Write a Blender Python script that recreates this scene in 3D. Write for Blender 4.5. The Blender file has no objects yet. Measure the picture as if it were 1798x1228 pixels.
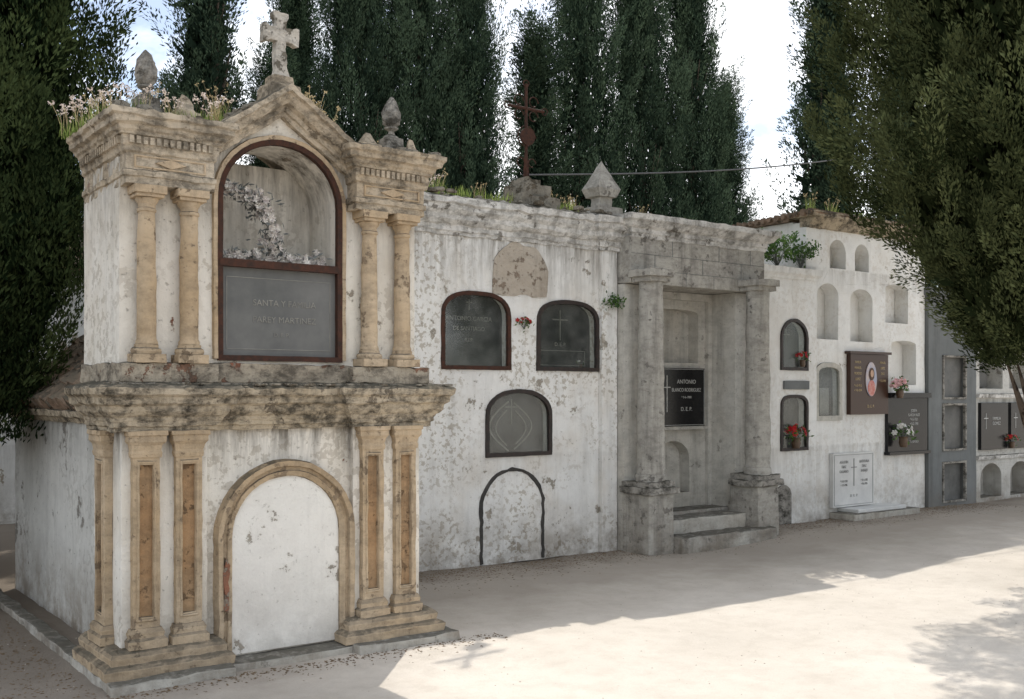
import bpy, bmesh, math, random
import numpy as np
from mathutils import Vector, Matrix, noise
random.seed(7); rng=np.random.default_rng(7)
scene=bpy.context.scene
COL=scene.collection
pi=math.pi

# ------------------------------------------------------------------ node helpers
class NT:
    def __init__(s,name):
        s.m=bpy.data.materials.new(name); s.m.use_nodes=True
        s.t=s.m.node_tree; s.t.nodes.clear()
        s.out=s.t.nodes.new('ShaderNodeOutputMaterial')
        s.pos=s.n('ShaderNodeNewGeometry')
    def n(s,ty,**k):
        x=s.t.nodes.new(ty)
        for a,b in k.items(): setattr(x,a,b)
        return x
    def l(s,a,b): s.t.links.new(a,b)
    def put(s,sock,v):
        if isinstance(v,bpy.types.NodeSocket): s.l(v,sock)
        else:
            if isinstance(v,(tuple,list)) and len(v)==3 and sock.type=='RGBA': v=(*v,1)
            sock.default_value=v
    def noise(s,scale,detail=4,rough=.6,vec=None,dist=0):
        x=s.n('ShaderNodeTexNoise'); x.inputs['Scale'].default_value=scale
        x.inputs['Detail'].default_value=detail; x.inputs['Roughness'].default_value=rough
        x.inputs['Distortion'].default_value=dist
        s.l(vec if vec is not None else s.pos.outputs['Position'],x.inputs['Vector'])
        return x.outputs['Fac']
    def mapv(s,sc,loc=(0,0,0)):
        x=s.n('ShaderNodeMapping'); x.inputs['Scale'].default_value=sc; x.inputs['Location'].default_value=loc
        s.l(s.pos.outputs['Position'],x.inputs['Vector']); return x.outputs['Vector']
    def ramp(s,v,a,b,c0=0.,c1=1.):
        x=s.n('ShaderNodeMapRange'); x.clamp=True
        s.put(x.inputs['Value'],v); x.inputs['From Min'].default_value=a; x.inputs['From Max'].default_value=b
        x.inputs['To Min'].default_value=c0; x.inputs['To Max'].default_value=c1
        return x.outputs['Result']
    def math(s,op,a,b=0.):
        x=s.n('ShaderNodeMath',operation=op); s.put(x.inputs[0],a); s.put(x.inputs[1],b); return x.outputs[0]
    def mix(s,f,a,b,mode='MIX'):
        x=s.n('ShaderNodeMix',data_type='RGBA',blend_type=mode)
        s.put(x.inputs[0],f); s.put(x.inputs[6],a); s.put(x.inputs[7],b); return x.outputs[2]
    def bump(s,h,st,dist=.01,nrm=None):
        x=s.n('ShaderNodeBump'); x.inputs['Strength'].default_value=st; x.inputs['Distance'].default_value=dist
        s.l(h,x.inputs['Height'])
        if nrm is not None: s.l(nrm,x.inputs['Normal'])
        return x.outputs['Normal']
    def bsdf(s,col,rough=.9,nrm=None,metal=0.,spec=.3,**k):
        x=s.n('ShaderNodeBsdfPrincipled'); s.put(x.inputs['Base Color'],col); s.put(x.inputs['Roughness'],rough)
        x.inputs['Metallic'].default_value=metal; x.inputs['Specular IOR Level'].default_value=spec
        if nrm is not None: s.l(nrm,x.inputs['Normal'])
        return x
    def diff(s,col,nrm=None):
        x=s.n('ShaderNodeBsdfDiffuse'); s.put(x.inputs['Color'],col); x.inputs['Roughness'].default_value=.3
        if nrm is not None: s.l(nrm,x.inputs['Normal'])
        return x
    def done(s,x): s.l(x.outputs[0],s.out.inputs['Surface']); return s.m
    def z(s):
        x=s.n('ShaderNodeSeparateXYZ'); s.l(s.pos.outputs['Position'],x.inputs[0]); return x.outputs['Z']
    def nz(s):
        x=s.n('ShaderNodeSeparateXYZ'); s.l(s.pos.outputs['Normal'],x.inputs[0]); return x.outputs['Z']

def weathered(name,base,base2,under,grime=(.06,.055,.045),peel=.60,peelscale=3.,streak=.5,low=.6,top=.8,mould=.0,bump=.5,bands=(),spots=.6,brick=None,flake=0.,stain=0.,mscale=6.):
    t=NT(name)
    n1=t.noise(1.3,5,.65); n2=t.noise(9,5,.7)
    c=t.mix(t.ramp(n1,.35,.65),base,base2)
    c=t.mix(t.math('MULTIPLY',t.ramp(n2,.42,.7),.28),c,tuple(v*.74 for v in base2))
    if stain: c=t.mix(t.math('MULTIPLY',t.ramp(t.noise(1.9,4,.6,vec=t.mapv((1,1,.7),(5,2,8))),.50,.72),stain),c,(.52,.42,.29))
    pn=t.noise(peelscale,8,.7)
    pm=t.ramp(pn,peel,peel+.012)
    uc=t.mix(t.ramp(n2,.35,.65),under,tuple(v*.65 for v in under))
    if brick:
        b=t.n('ShaderNodeTexBrick'); b.inputs['Scale'].default_value=1.
        b.inputs['Brick Width'].default_value=.23; b.inputs['Row Height'].default_value=.06; b.inputs['Mortar Size'].default_value=.008
        b.inputs['Color1'].default_value=(*brick,1); b.inputs['Color2'].default_value=(*(v*.6 for v in brick),1); b.inputs['Mortar'].default_value=(.35,.3,.25,1)
        cx=t.n('ShaderNodeSeparateXYZ'); t.l(t.pos.outputs['Position'],cx.inputs[0])
        cb=t.n('ShaderNodeCombineXYZ'); t.l(t.math('ADD',cx.outputs['X'],cx.outputs['Y']),cb.inputs[0]); t.l(cx.outputs['Z'],cb.inputs[1])
        t.l(cb.outputs[0],b.inputs['Vector'])
        uc=t.mix(t.ramp(n1,.42,.52),b.outputs['Color'],uc)
    c=t.mix(t.math('MULTIPLY',t.ramp(pn,peel-.04,peel),.3),c,tuple((a+b)*.5 for a,b in zip(base2,under)))
    c=t.mix(pm,c,uc)
    if flake:
        fm=t.math('MULTIPLY',t.ramp(t.noise(19,6,.62),.535,.55),t.ramp(t.noise(1.1,4,.6,vec=t.mapv((1,1,1),(11,3,6))),.44,.55))
        c=t.mix(t.math('MULTIPLY',fm,flake),c,tuple(v*1.05 for v in under))
    sp=t.ramp(t.noise(26,5,.75),.62,.66)
    c=t.mix(t.math('MULTIPLY',sp,spots),c,tuple(v*.5 for v in under))
    sv=t.noise(1.,5,.7,vec=t.mapv((7,7,.55)))
    c=t.mix(t.math('MULTIPLY',t.ramp(sv,.5,.75),streak),c,grime)
    if bands:
        sv2=t.ramp(t.noise(1.,5,.72,vec=t.mapv((9,9,1.1),(3,1,0))),.4,.62)
        for (z0,z1,amt) in bands:
            m=t.math('MULTIPLY',t.ramp(t.z(),z1,z0),t.ramp(t.z(),z0+.03,z0+.0))
            c=t.mix(t.math('MULTIPLY',t.math('MULTIPLY',m,sv2),amt),c,grime)
    if low>0:
        m=t.math('MULTIPLY',t.ramp(t.z(),.6,.0),t.ramp(t.noise(3.5,5,.7),.33,.62))
        c=t.mix(t.math('MULTIPLY',m,low),c,(.22,.185,.145))
    if mould>0:
        c=t.mix(t.math('MULTIPLY',t.ramp(t.noise(mscale,6,.78,vec=t.mapv((1,1,1.7),(2,4,1))),.44,.62),mould),c,grime)
    if top>0:
        m=t.math('MULTIPLY',t.ramp(t.nz(),.3,.8),t.ramp(t.noise(11,5,.7),.25,.5))
        c=t.mix(t.math('MULTIPLY',m,top),c,(.09,.085,.07))
    h=t.math('ADD',t.math('MULTIPLY',pm,-.6),t.math('ADD',t.math('MULTIPLY',t.noise(55,2,.7),.45),n2))
    h=t.math('SUBTRACT',h,t.math('MULTIPLY',sp,.35))
    return t.done(t.diff(c,t.bump(h,bump,.012)))

M={}
M['plaster_mid']=weathered('whitewash_plaster',(.84,.83,.80),(.80,.795,.775),(.45,.41,.35),grime=(.20,.18,.15),peel=.622,peelscale=4.2,streak=.28,low=.85,bands=((3.06,2.4,.85),(1.0,.7,.2)),bump=.6,flake=.8,stain=.32,spots=.5)
M['plaster_maus']=weathered('cream_whitewash',(.84,.80,.73),(.79,.75,.67),(.42,.37,.30),grime=(.11,.095,.075),peel=.63,peelscale=3.3,streak=.25,low=.75,bands=((1.40,1.05,.9),(3.1,2.35,.85)),bump=.6,brick=(.36,.14,.08),flake=.5,stain=.35,spots=.45)
M['plaster_shade']=weathered('shaded_whitewash',(.62,.61,.57),(.54,.53,.50),(.30,.28,.25),grime=(.08,.08,.065),peel=.63,streak=.25,low=.95,bands=((1.5,1.1,.6),),bump=.6,flake=.4)  # whitewash darkened to paint in deep shade on wing and far niche wall
M['plaster_right']=weathered('bright_whitewash',(.86,.855,.83),(.81,.805,.78),(.48,.42,.34),grime=(.25,.23,.2),peel=.65,peelscale=2.4,streak=.2,low=.95,bands=((3.1,2.8,.4),(.95,.4,.35)),bump=.35,spots=.25,flake=.25,stain=.2)
M['door_white']=weathered('painted_door_plaster',(.83,.81,.76),(.80,.77,.72),(.44,.40,.34),peel=.607,peelscale=3.4,streak=.10,low=.4,bump=.5,spots=.3)
M['tan']=weathered('tan_cut_stone',(.50,.375,.24),(.62,.50,.36),(.38,.29,.20),grime=(.12,.095,.07),peel=.60,peelscale=6,streak=.55,low=.5,mould=.35,bump=.8)
M['orange']=weathered('ochre_stone',(.43,.26,.135),(.50,.35,.21),(.30,.20,.12),grime=(.11,.08,.055),peel=.58,peelscale=5,streak=.7,low=.3,mould=.35,bump=.8,spots=.8)
M['tan_dark']=weathered('mouldy_cornice_stone',(.46,.38,.27),(.56,.48,.37),(.30,.25,.19),grime=(.05,.045,.037),peel=.60,peelscale=6,streak=.75,low=0,mould=.9,top=.95,bump=.8)
M['tan_ent']=weathered('weathered_entablature_stone',(.49,.40,.29),(.62,.54,.43),(.33,.27,.20),grime=(.065,.058,.047),peel=.61,peelscale=6,streak=.7,low=0,mould=.72,top=.95,bump=.7)
M['crossstone']=weathered('lichened_white_stone',(.58,.54,.48),(.66,.62,.56),(.30,.27,.22),grime=(.12,.11,.09),peel=.57,peelscale=9,streak=.5,low=0,mould=.5,top=.9,bump=1.,mscale=10)
M['greystone']=weathered('grey_granite',(.52,.50,.45),(.45,.43,.39),(.33,.31,.28),grime=(.10,.09,.08),peel=.62,peelscale=6,streak=.6,low=.8,mould=.4,bump=1.)
M['greydark']=weathered('blackened_granite',(.40,.38,.34),(.34,.32,.29),(.25,.23,.2),grime=(.05,.047,.04),peel=.62,peelscale=6,streak=.6,low=0,mould=.9,top=.9,bump=.9)
M['lightstone']=weathered('pale_limestone',(.62,.60,.55),(.55,.53,.48),(.40,.38,.34),grime=(.11,.105,.09),peel=.63,streak=.45,low=.7,mould=.25,bump=.6,stain=.2)
M['cornice_mid']=weathered('whitewashed_cornice',(.78,.77,.74),(.68,.66,.63),(.34,.32,.29),grime=(.10,.095,.08),peel=.60,peelscale=6,streak=.75,low=0,mould=.6,top=.95,bump=.7)
M['darkgrey']=weathered('cement_grey',(.22,.23,.23),(.18,.19,.19),(.2,.2,.2),peel=.63,streak=.35,low=.4,bump=.3,spots=.2)
M['patch']=weathered('exposed_render',(.46,.40,.33),(.56,.51,.44),(.40,.32,.25),peel=.57,peelscale=9,streak=.4,low=0,mould=.12,bump=.9)
M['brick']=weathered('crumbling_brick',(.40,.34,.26),(.46,.41,.33),(.33,.19,.13),grime=(.07,.06,.05),peel=.59,peelscale=6,streak=.5,low=0,mould=.8,bump=1.,brick=(.34,.13,.08))
M['brickbare']=weathered('bare_red_brick',(.34,.15,.09),(.30,.15,.10),(.4,.33,.26),grime=(.08,.07,.055),peel=.52,peelscale=12,streak=.3,low=0,mould=.4,bump=1.)
M['rubble']=weathered('lichen_rubble',(.36,.32,.26),(.28,.26,.22),(.2,.17,.13),peel=.55,peelscale=8,streak=.3,low=0,mould=.45,bump=1.)
M['tile']=weathered('clay_roof_tile',(.33,.21,.14),(.27,.21,.16),(.15,.12,.09),peel=.55,peelscale=7,streak=.3,low=0,mould=.6,bump=.8)

def simple(name,c1,c2,scale=20,rough=.5,bump=.1,spec=.4,metal=0.,dust=0.):
    t=NT(name); c=t.mix(t.ramp(t.noise(scale,4,.65),.35,.65),c1,c2)
    if dust: c=t.mix(t.math('MULTIPLY',t.ramp(t.noise(3,6,.7),.4,.75),dust),c,(.4,.39,.36))
    return t.done(t.bsdf(c,rough,t.bump(t.noise(scale*2,3,.6),bump,.005) if bump else None,metal,spec))
M['rust']=simple('rusted_iron',(.075,.03,.018),(.035,.02,.015),30,.8,.4,.3)
M['blackiron']=simple('black_iron',(.02,.018,.017),(.045,.03,.025),30,.6,.3,.4)
M['wire']=simple('weathered_cable',(.10,.10,.10),(.14,.14,.14),30,.6,0,.4)
M['blackgranite']=simple('polished_black_granite',(.008,.008,.009),(.014,.014,.015),150,.2,.0,.35,dust=.02)
M['browngranite']=simple('polished_brown_granite',(.06,.028,.017),(.045,.022,.014),120,.3,0,.35)
M['marble']=simple('white_marble',(.66,.66,.64),(.56,.56,.55),5,.45,.02,.4,dust=.2)
M['greymarble']=simple('dusty_grey_slab',(.12,.12,.115),(.085,.085,.08),4,.6,0,.3,dust=.25)
M['bigslab']=simple('hazy_slate_slab',(.105,.108,.105),(.15,.15,.145),1.8,.65,0,.2,dust=.22)
M['greyslab']=simple('pale_cement_slab',(.36,.35,.33),(.28,.27,.26),4,.8,0,.3,dust=.22)
M['slate']=simple('dark_slate_slab',(.024,.026,.026),(.042,.044,.043),5,.5,0,.3,dust=.2)
M['void']=simple('sealed_niche_dark',(.05,.048,.045),(.08,.075,.07),6,.9,.2,.1)
M['letters_silver']=simple('silver_lettering',(.50,.50,.48),(.4,.4,.38),40,.4,0,.5)
M['letters_faint']=simple('worn_gilt_lettering',(.30,.29,.26),(.20,.195,.18),9,.7,0,.2)
M['letters_dark']=simple('engraved_lettering',(.24,.24,.235),(.32,.32,.31),40,.8,0,.2)
M['gold']=simple('gilt_lettering',(.5,.38,.2),(.45,.35,.2),30,.4,0,.5)
M['red']=simple('red_petal',(.55,.02,.02),(.35,.01,.015),40,.6,0,.3)
M['pink']=simple('pink_petal',(.75,.35,.38),(.8,.6,.57),40,.6,0,.3)
M['white']=simple('white_petal',(.8,.8,.76),(.65,.62,.58),40,.6,0,.3)
M['dry']=simple('faded_petal',(.80,.77,.70),(.36,.31,.30),40,.8,0,.2)
M['dryleaf']=simple('faded_grey_leaf',(.10,.11,.10),(.22,.23,.22),30,.8,0,.2)
M['vase']=simple('brown_ceramic',(.12,.07,.04),(.08,.05,.03),20,.4,.1,.5)
M['skin']=simple('portrait_skin',(.55,.36,.25),(.5,.32,.22),20,.5,0,.3)
M['hair']=simple('portrait_brown',(.10,.05,.03),(.07,.035,.02),20,.5,0,.3)
M['robe']=simple('portrait_robe',(.5,.12,.1),(.6,.35,.3),20,.5,0,.3)
M['halo']=simple('portrait_pale_ground',(.55,.45,.42),(.36,.40,.52),9,.5,0,.3)
M['bark']=weathered('cypress_bark',(.12,.09,.07),(.17,.14,.11),(.07,.05,.04),peel=.55,peelscale=9,streak=.9,low=0,top=0,bump=1.)
def glassmat():
    t=NT('dusty_glass')
    tr=t.n('ShaderNodeBsdfTransparent'); tr.inputs[0].default_value=(.92,.94,.93,1)
    gl=t.n('ShaderNodeBsdfGlossy'); gl.inputs['Roughness'].default_value=.08; gl.inputs['Color'].default_value=(.75,.75,.75,1)
    df=t.n('ShaderNodeBsdfDiffuse'); df.inputs[0].default_value=(.40,.40,.38,1)
    m1=t.n('ShaderNodeMixShader'); m1.inputs[0].default_value=.045; t.l(tr.outputs[0],m1.inputs[1]); t.l(gl.outputs[0],m1.inputs[2])
    m2=t.n('ShaderNodeMixShader'); t.l(t.ramp(t.noise(3.5,6,.7),.42,.75,.015,.16),m2.inputs[0]); t.l(m1.outputs[0],m2.inputs[1]); t.l(df.outputs[0],m2.inputs[2])
    return t.done(m2)
M['glass']=glassmat()
def leafmat(name,dark,light,trans=.25):
    t=NT(name)
    a=t.n('ShaderNodeAttribute',attribute_name='tint')
    c=t.mix(a.outputs['Fac'],dark,light)
    b=t.n('ShaderNodeBsdfDiffuse'); t.l(c,b.inputs[0])
    if not trans: return t.done(b)
    tr=t.n('ShaderNodeBsdfTranslucent'); t.l(c,tr.inputs[0])
    m=t.n('ShaderNodeMixShader'); m.inputs[0].default_value=trans; t.l(b.outputs[0],m.inputs[1]); t.l(tr.outputs[0],m.inputs[2])
    return t.done(m)
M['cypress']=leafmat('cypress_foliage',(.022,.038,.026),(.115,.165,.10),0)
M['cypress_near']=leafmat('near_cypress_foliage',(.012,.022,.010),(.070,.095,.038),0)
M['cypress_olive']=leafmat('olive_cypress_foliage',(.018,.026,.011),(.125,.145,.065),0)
M['weed']=leafmat('weed_green',(.10,.16,.035),(.30,.36,.12),.4)
M['straw']=leafmat('dry_straw',(.42,.33,.18),(.6,.5,.32),.3)
M['seed']=leafmat('pale_seed_head',(.58,.48,.42),(.76,.68,.62),.3)
M['fern']=leafmat('bush_green',(.04,.10,.03),(.14,.22,.07),.3)

# ------------------------------------------------------------------ mesh builder
WORLD={}
class MB:
    def __init__(s): s.v=[]; s.f=[]; s.xf=None
    def add(s,vs,fs):
        b=len(s.v)
        for p in vs:
            p=Vector(p)
            if s.xf is not None: p=s.xf@p
            s.v.append(p)
        s.f+= [tuple(b+i for i in f) for f in fs]
        return s
    def box(s,x0,x1,y0,y1,z0,z1,seg=.12):
        nx=max(1,min(60,int((x1-x0)/seg))); ny=max(1,min(60,int((y1-y0)/seg))); nz=max(1,min(60,int((z1-z0)/seg)))
        def grid(f,na,nb,flip):
            vs=[f(i/na,j/nb) for j in range(nb+1) for i in range(na+1)]; fs=[]
            for j in range(nb):
                for i in range(na):
                    a=j*(na+1)+i; q=(a,a+1,a+na+2,a+na+1); fs.append(q[::-1] if flip else q)
            s.add(vs,fs)
        X=lambda t:x0+(x1-x0)*t; Y=lambda t:y0+(y1-y0)*t; Z=lambda t:z0+(z1-z0)*t
        grid(lambda a,b:(X(a),y0,Z(b)),nx,nz,False); grid(lambda a,b:(X(a),y1,Z(b)),nx,nz,True)
        grid(lambda a,b:(x0,Y(a),Z(b)),ny,nz,True); grid(lambda a,b:(x1,Y(a),Z(b)),ny,nz,False)
        grid(lambda a,b:(X(a),Y(b),z0),nx,ny,True); grid(lambda a,b:(X(a),Y(b),z1),nx,ny,False)
        return s
    def sweep(s,path,prof,mp,closed=False,seg=.06,cap=True):
        P=[Vector(p) for p in path]; n=len(P); rings=[]
        def nrm(a,b):
            d=(b-a).normalized(); return Vector((d.y,-d.x))
        for i in range(n):
            if closed or 0<i<n-1:
                n0=nrm(P[(i-1)%n],P[i]); n1=nrm(P[i],P[(i+1)%n]); m=(n0+n1)
                m=m/max(.25,m.dot(n0)) if m.length>1e-6 else n0
            elif i==0: m=nrm(P[0],P[1])
            else: m=nrm(P[-2],P[-1])
            rings.append((P[i],m))
        full=[]
        cnt=n if closed else n-1
        for i in range(cnt):
            a,b=rings[i],rings[(i+1)%n]; k=max(1,int((b[0]-a[0]).length/seg))
            for j in range(k):
                t=j/k; full.append((a[0].lerp(b[0],t),a[1].lerp(b[1],t)))
        if not closed: full.append(rings[-1])
        m=len(prof); vs=[]
        for p,nn in full:
            for (o,h) in prof: vs.append(mp(p+nn*o,h))
        fs=[]; R=len(full)
        for i in range(R if closed else R-1):
            for j in range(m):
                a=i*m+j; b=i*m+(j+1)%m; c=((i+1)%R)*m+(j+1)%m; d=((i+1)%R)*m+j
                fs.append((a,d,c,b))
        if not closed and cap: fs.append(tuple(range(m))); fs.append(tuple(((R-1)*m+j) for j in reversed(range(m))))
        return s.add(vs,fs)
    def plan(s,path,prof,**k): return s.sweep(path,prof,lambda p,h:(p.x,p.y,h),**k)
    def elev(s,path,prof,**k):
        return s.sweep(path,[(-a,b) for a,b in prof],lambda p,h:(p.x,h,p.y),**k)
    def lathe(s,cx,cy,prof,n=20):
        vs=[];fs=[]
        for (r,z) in prof:
            for i in range(n):
                a=2*pi*i/n; vs.append((cx+r*math.cos(a),cy+r*math.sin(a),z))
        for j in range(len(prof)-1):
            for i in range(n):
                a=j*n+i;b=j*n+(i+1)%n; fs.append((a,b,b+n,a+n))
        fs.append(tuple(reversed(range(n)))); fs.append(tuple((len(prof)-1)*n+i for i in range(n)))
        return s.add(vs,fs)
    def prism(s,loops,y0,y1):
        cu=bpy.data.curves.new('tmp','CURVE'); cu.dimensions='2D'; cu.fill_mode='BOTH'; cu.extrude=(y1-y0)/2
        for lp in loops:
            sp=cu.splines.new('POLY'); sp.points.add(len(lp)-1); sp.use_cyclic_u=True
            for i,(x,z) in enumerate(lp): sp.points[i].co=(x,z,0,1)
        o=bpy.data.objects.new('tmp',cu); me=o.to_mesh()
        vs=[(v.co.x,(y0+y1)/2-v.co.z,v.co.y) for v in me.vertices]; fs=[tuple(p.vertices) for p in me.polygons]
        o.to_mesh_clear(); bpy.data.objects.remove(o); bpy.data.curves.remove(cu)
        return s.add(vs,fs)
    def tube(s,pts,rad,n=8):
        pts=[Vector(p) for p in pts]; vs=[];fs=[]
        for i,p in enumerate(pts):
            d=(pts[min(i+1,len(pts)-1)]-pts[max(i-1,0)]).normalized()
            ref=Vector((1,0,0)) if abs(d.x)<.9 else Vector((0,1,0))
            u=(ref-d*ref.dot(d)).normalized(); w=d.cross(u)
            r=rad[i] if isinstance(rad,(list,tuple)) else rad
            for k in range(n):
                a=2*pi*k/n; vs.append(p+u*math.cos(a)*r+w*math.sin(a)*r)
        for i in range(len(pts)-1):
            for k in range(n):
                a=i*n+k;b=i*n+(k+1)%n; fs.append((a,b,b+n,a+n))
        fs.append(tuple(reversed(range(n)))); fs.append(tuple((len(pts)-1)*n+k for k in range(n)))
        return s.add(vs,fs)
    def stone(s,c,r,seed=0,sq=(1,1,1)):
        bm=bmesh.new(); bmesh.ops.create_icosphere(bm,subdivisions=2,radius=1)
        vs=[]
        for v in bm.verts:
            d=v.co.copy(); d*=1+.45*noise.noise(d*1.3+Vector((seed*7.1,seed,3)))
            d=Vector((max(-.75,min(.75,d.x)),max(-.75,min(.75,d.y)),max(-.7,min(.7,d.z))))
            vs.append((c[0]+d.x*r*sq[0],c[1]+d.y*r*sq[1],c[2]+d.z*r*sq[2]))
        fs=[tuple(v.index for v in f.verts) for f in bm.faces]; bm.free()
        return s.add(vs,fs)
    def out(s,name,mat,parent=None,rough=0.,rs=9.,bev=0.,smooth=False,label=None,sub=0.,stuff=False):
        bm=bmesh.new(); vv=[bm.verts.new(p) for p in s.v]
        for f in s.f:
            try: bm.faces.new([vv[i] for i in f])
            except ValueError: pass
        bmesh.ops.remove_doubles(bm,verts=bm.verts,dist=.0004)
        if sub>0:
            for _ in range(6):
                es=[e for e in bm.edges if e.calc_length()>sub]
                if not es or len(bm.verts)>60000: break
                bmesh.ops.triangulate(bm,faces=[f for f in bm.faces if len(f.verts)>4])
                es=[e for e in bm.edges if e.calc_length()>sub]
                bmesh.ops.subdivide_edges(bm,edges=es,cuts=1)
        bmesh.ops.recalc_face_normals(bm,faces=bm.faces)
        if rough>0:
            for v in bm.verts:
                p=v.co*rs; q=v.co*rs*3.1
                d=Vector((noise.noise(p),noise.noise(p+Vector((17,3,5))),noise.noise(p+Vector((5,31,9)))))
                e=Vector((noise.noise(q),noise.noise(q+Vector((7,13,5))),noise.noise(q+Vector((15,1,9)))))
                v.co+=d*rough+e*rough*.6
        me=bpy.data.meshes.new(name); bm.to_mesh(me); bm.free()
        me.materials.append(mat if not isinstance(mat,str) else M[mat])
        o=bpy.data.objects.new(name,me); COL.objects.link(o)
        if smooth:
            for p in me.polygons: p.use_smooth=True
            me.set_sharp_from_angle(angle=math.radians(35))
        if bev>0:
            b=o.modifiers.new('bevel','BEVEL'); b.width=bev; b.segments=2; b.limit_method='ANGLE'; b.angle_limit=math.radians(40)
        if parent is not None:
            o.parent=parent; o.matrix_parent_inverse=Matrix.Translation(-WORLD[parent.name])
        WORLD[o.name]=Vector((0,0,0))
        if label: o["label"]=label
        if stuff: o["kind"]="stuff"
        return o
def T(name,label,category,loc,group=None):
    o=bpy.data.objects.new(name,None); o.empty_display_size=.2; o.location=loc
    COL.objects.link(o); o["label"]=label; o["category"]=category
    if group: o["group"]=group
    WORLD[o.name]=Vector(loc); return o
def mesh_np(name,V,F,mat,tint=None,parent=None,smooth=False):
    me=bpy.data.meshes.new(name); me.vertices.add(len(V)); me.vertices.foreach_set('co',V.astype(np.float32).ravel())
    k=F.shape[1]; me.loops.add(F.size); me.loops.foreach_set('vertex_index',F.astype(np.int32).ravel())
    me.polygons.add(len(F)); me.polygons.foreach_set('loop_start',np.arange(0,F.size,k,dtype=np.int32))
    me.update(calc_edges=True); me.validate()
    if tint is not None:
        a=me.attributes.new('tint','FLOAT','POINT'); a.data.foreach_set('value',tint.astype(np.float32))
    me.materials.append(M[mat] if isinstance(mat,str) else mat)
    if smooth: me.polygons.foreach_set('use_smooth',np.ones(len(F),dtype=bool))
    o=bpy.data.objects.new(name,me); COL.objects.link(o); WORLD[o.name]=Vector((0,0,0))
    if parent is not None:
        o.parent=parent; o.matrix_parent_inverse=Matrix.Translation(-WORLD[parent.name])
    return o
def rect(x0,x1,z0,z1): return [(x0,z0),(x1,z0),(x1,z1),(x0,z1)]
def arch(x0,x1,z0,z1,rise,n=18,p=2.):
    cx=(x0+x1)/2; a=(x1-x0)/2; zs=z1-rise; pts=[(x0,z0)]
    for i in range(n+1):
        th=pi-pi*i/n; c=math.cos(th); s_=math.sin(th)
        pts.append((cx+a*math.copysign(abs(c)**(2/p),c),zs+rise*abs(s_)**(2/p)))
    pts.append((x1,z0)); return pts
def text(parent,s,x,z,size,y,mat,name='inscription',align='CENTER',sx=1.,wt=.006):
    cu=bpy.data.curves.new('tmp','FONT'); cu.body=s; cu.size=size; cu.extrude=.0012; cu.align_x=align; cu.align_y='CENTER'; cu.space_line=1.15; cu.offset=size*wt
    o=bpy.data.objects.new('tmp',cu); COL.objects.link(o)
    dg=bpy.context.evaluated_depsgraph_get(); me=bpy.data.meshes.new_from_object(o.evaluated_get(dg))
    bpy.data.objects.remove(o); bpy.data.curves.remove(cu)
    for v in me.vertices: v.co=Vector((x+v.co.x*sx,y-v.co.z-.0015,z+v.co.y))
    me.materials.clear(); me.materials.append(M[mat])
    o=bpy.data.objects.new(name,me); COL.objects.link(o)
    o.parent=parent; o.matrix_parent_inverse=Matrix.Translation(-WORLD[parent.name]); WORLD[o.name]=Vector((0,0,0))
    return o

# ------------------------------------------------------------------ WORLD / SUN / CAMERA
w=bpy.data.worlds.new("World"); scene.world=w; w.use_nodes=True
nt=w.node_tree; nt.nodes.clear()
wo=nt.nodes.new('ShaderNodeOutputWorld'); bg=nt.nodes.new('ShaderNodeBackground'); sky=nt.nodes.new('ShaderNodeTexSky')
sky.sky_type='NISHITA'; sky.sun_disc=False; SUN=Vector((.6,.66,1)).normalized()
sky.sun_elevation=math.asin(SUN.z); sky.sun_rotation=math.atan2(.6,.66); sky.dust_density=1.2
tc=nt.nodes.new('ShaderNodeTexCoord'); mp=nt.nodes.new('ShaderNodeMapping'); mp.inputs['Scale'].default_value=(1,1,1.8); mp.inputs['Location'].default_value=(.35,.1,0)
nz=nt.nodes.new('ShaderNodeTexNoise'); nz.inputs['Scale'].default_value=4.2; nz.inputs['Detail'].default_value=6; nz.inputs['Roughness'].default_value=.58
mr=nt.nodes.new('ShaderNodeMapRange'); mr.inputs['From Min'].default_value=.42; mr.inputs['From Max'].default_value=.56
mx=nt.nodes.new('ShaderNodeMix'); mx.data_type='RGBA'; mx.inputs[7].default_value=(11.8,12,12.2,1)
nt.links.new(tc.outputs['Generated'],mp.inputs[0]); nt.links.new(mp.outputs[0],nz.inputs['Vector']); nt.links.new(nz.outputs['Fac'],mr.inputs['Value'])
nt.links.new(mr.outputs[0],mx.inputs[0]); nt.links.new(sky.outputs[0],mx.inputs[6]); nt.links.new(mx.outputs[2],bg.inputs[0])
bg.inputs[1].default_value=.15; nt.links.new(bg.outputs[0],wo.inputs[0])
sl=bpy.data.lights.new('sun','SUN'); sl.energy=5.0; sl.angle=math.radians(.5); sl.color=(1,.95,.87)
so=bpy.data.objects.new('sun',sl); so.rotation_euler=SUN.to_track_quat('Z','Y').to_euler(); so.location=(0,0,20); COL.objects.link(so)
cd=bpy.data.cameras.new('camera'); co=bpy.data.objects.new('camera',cd); COL.objects.link(co); scene.camera=co
cd.lens=1850/1798*36; cd.sensor_width=36; cd.shift_y=76/1798; cd.clip_end=2000
co.location=(0,0,1.6); co.rotation_euler=(math.radians(90),0,-math.radians(36.5))
scene.view_settings.view_transform='Standard'; scene.view_settings.look='None'; scene.view_settings.exposure=0

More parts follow.
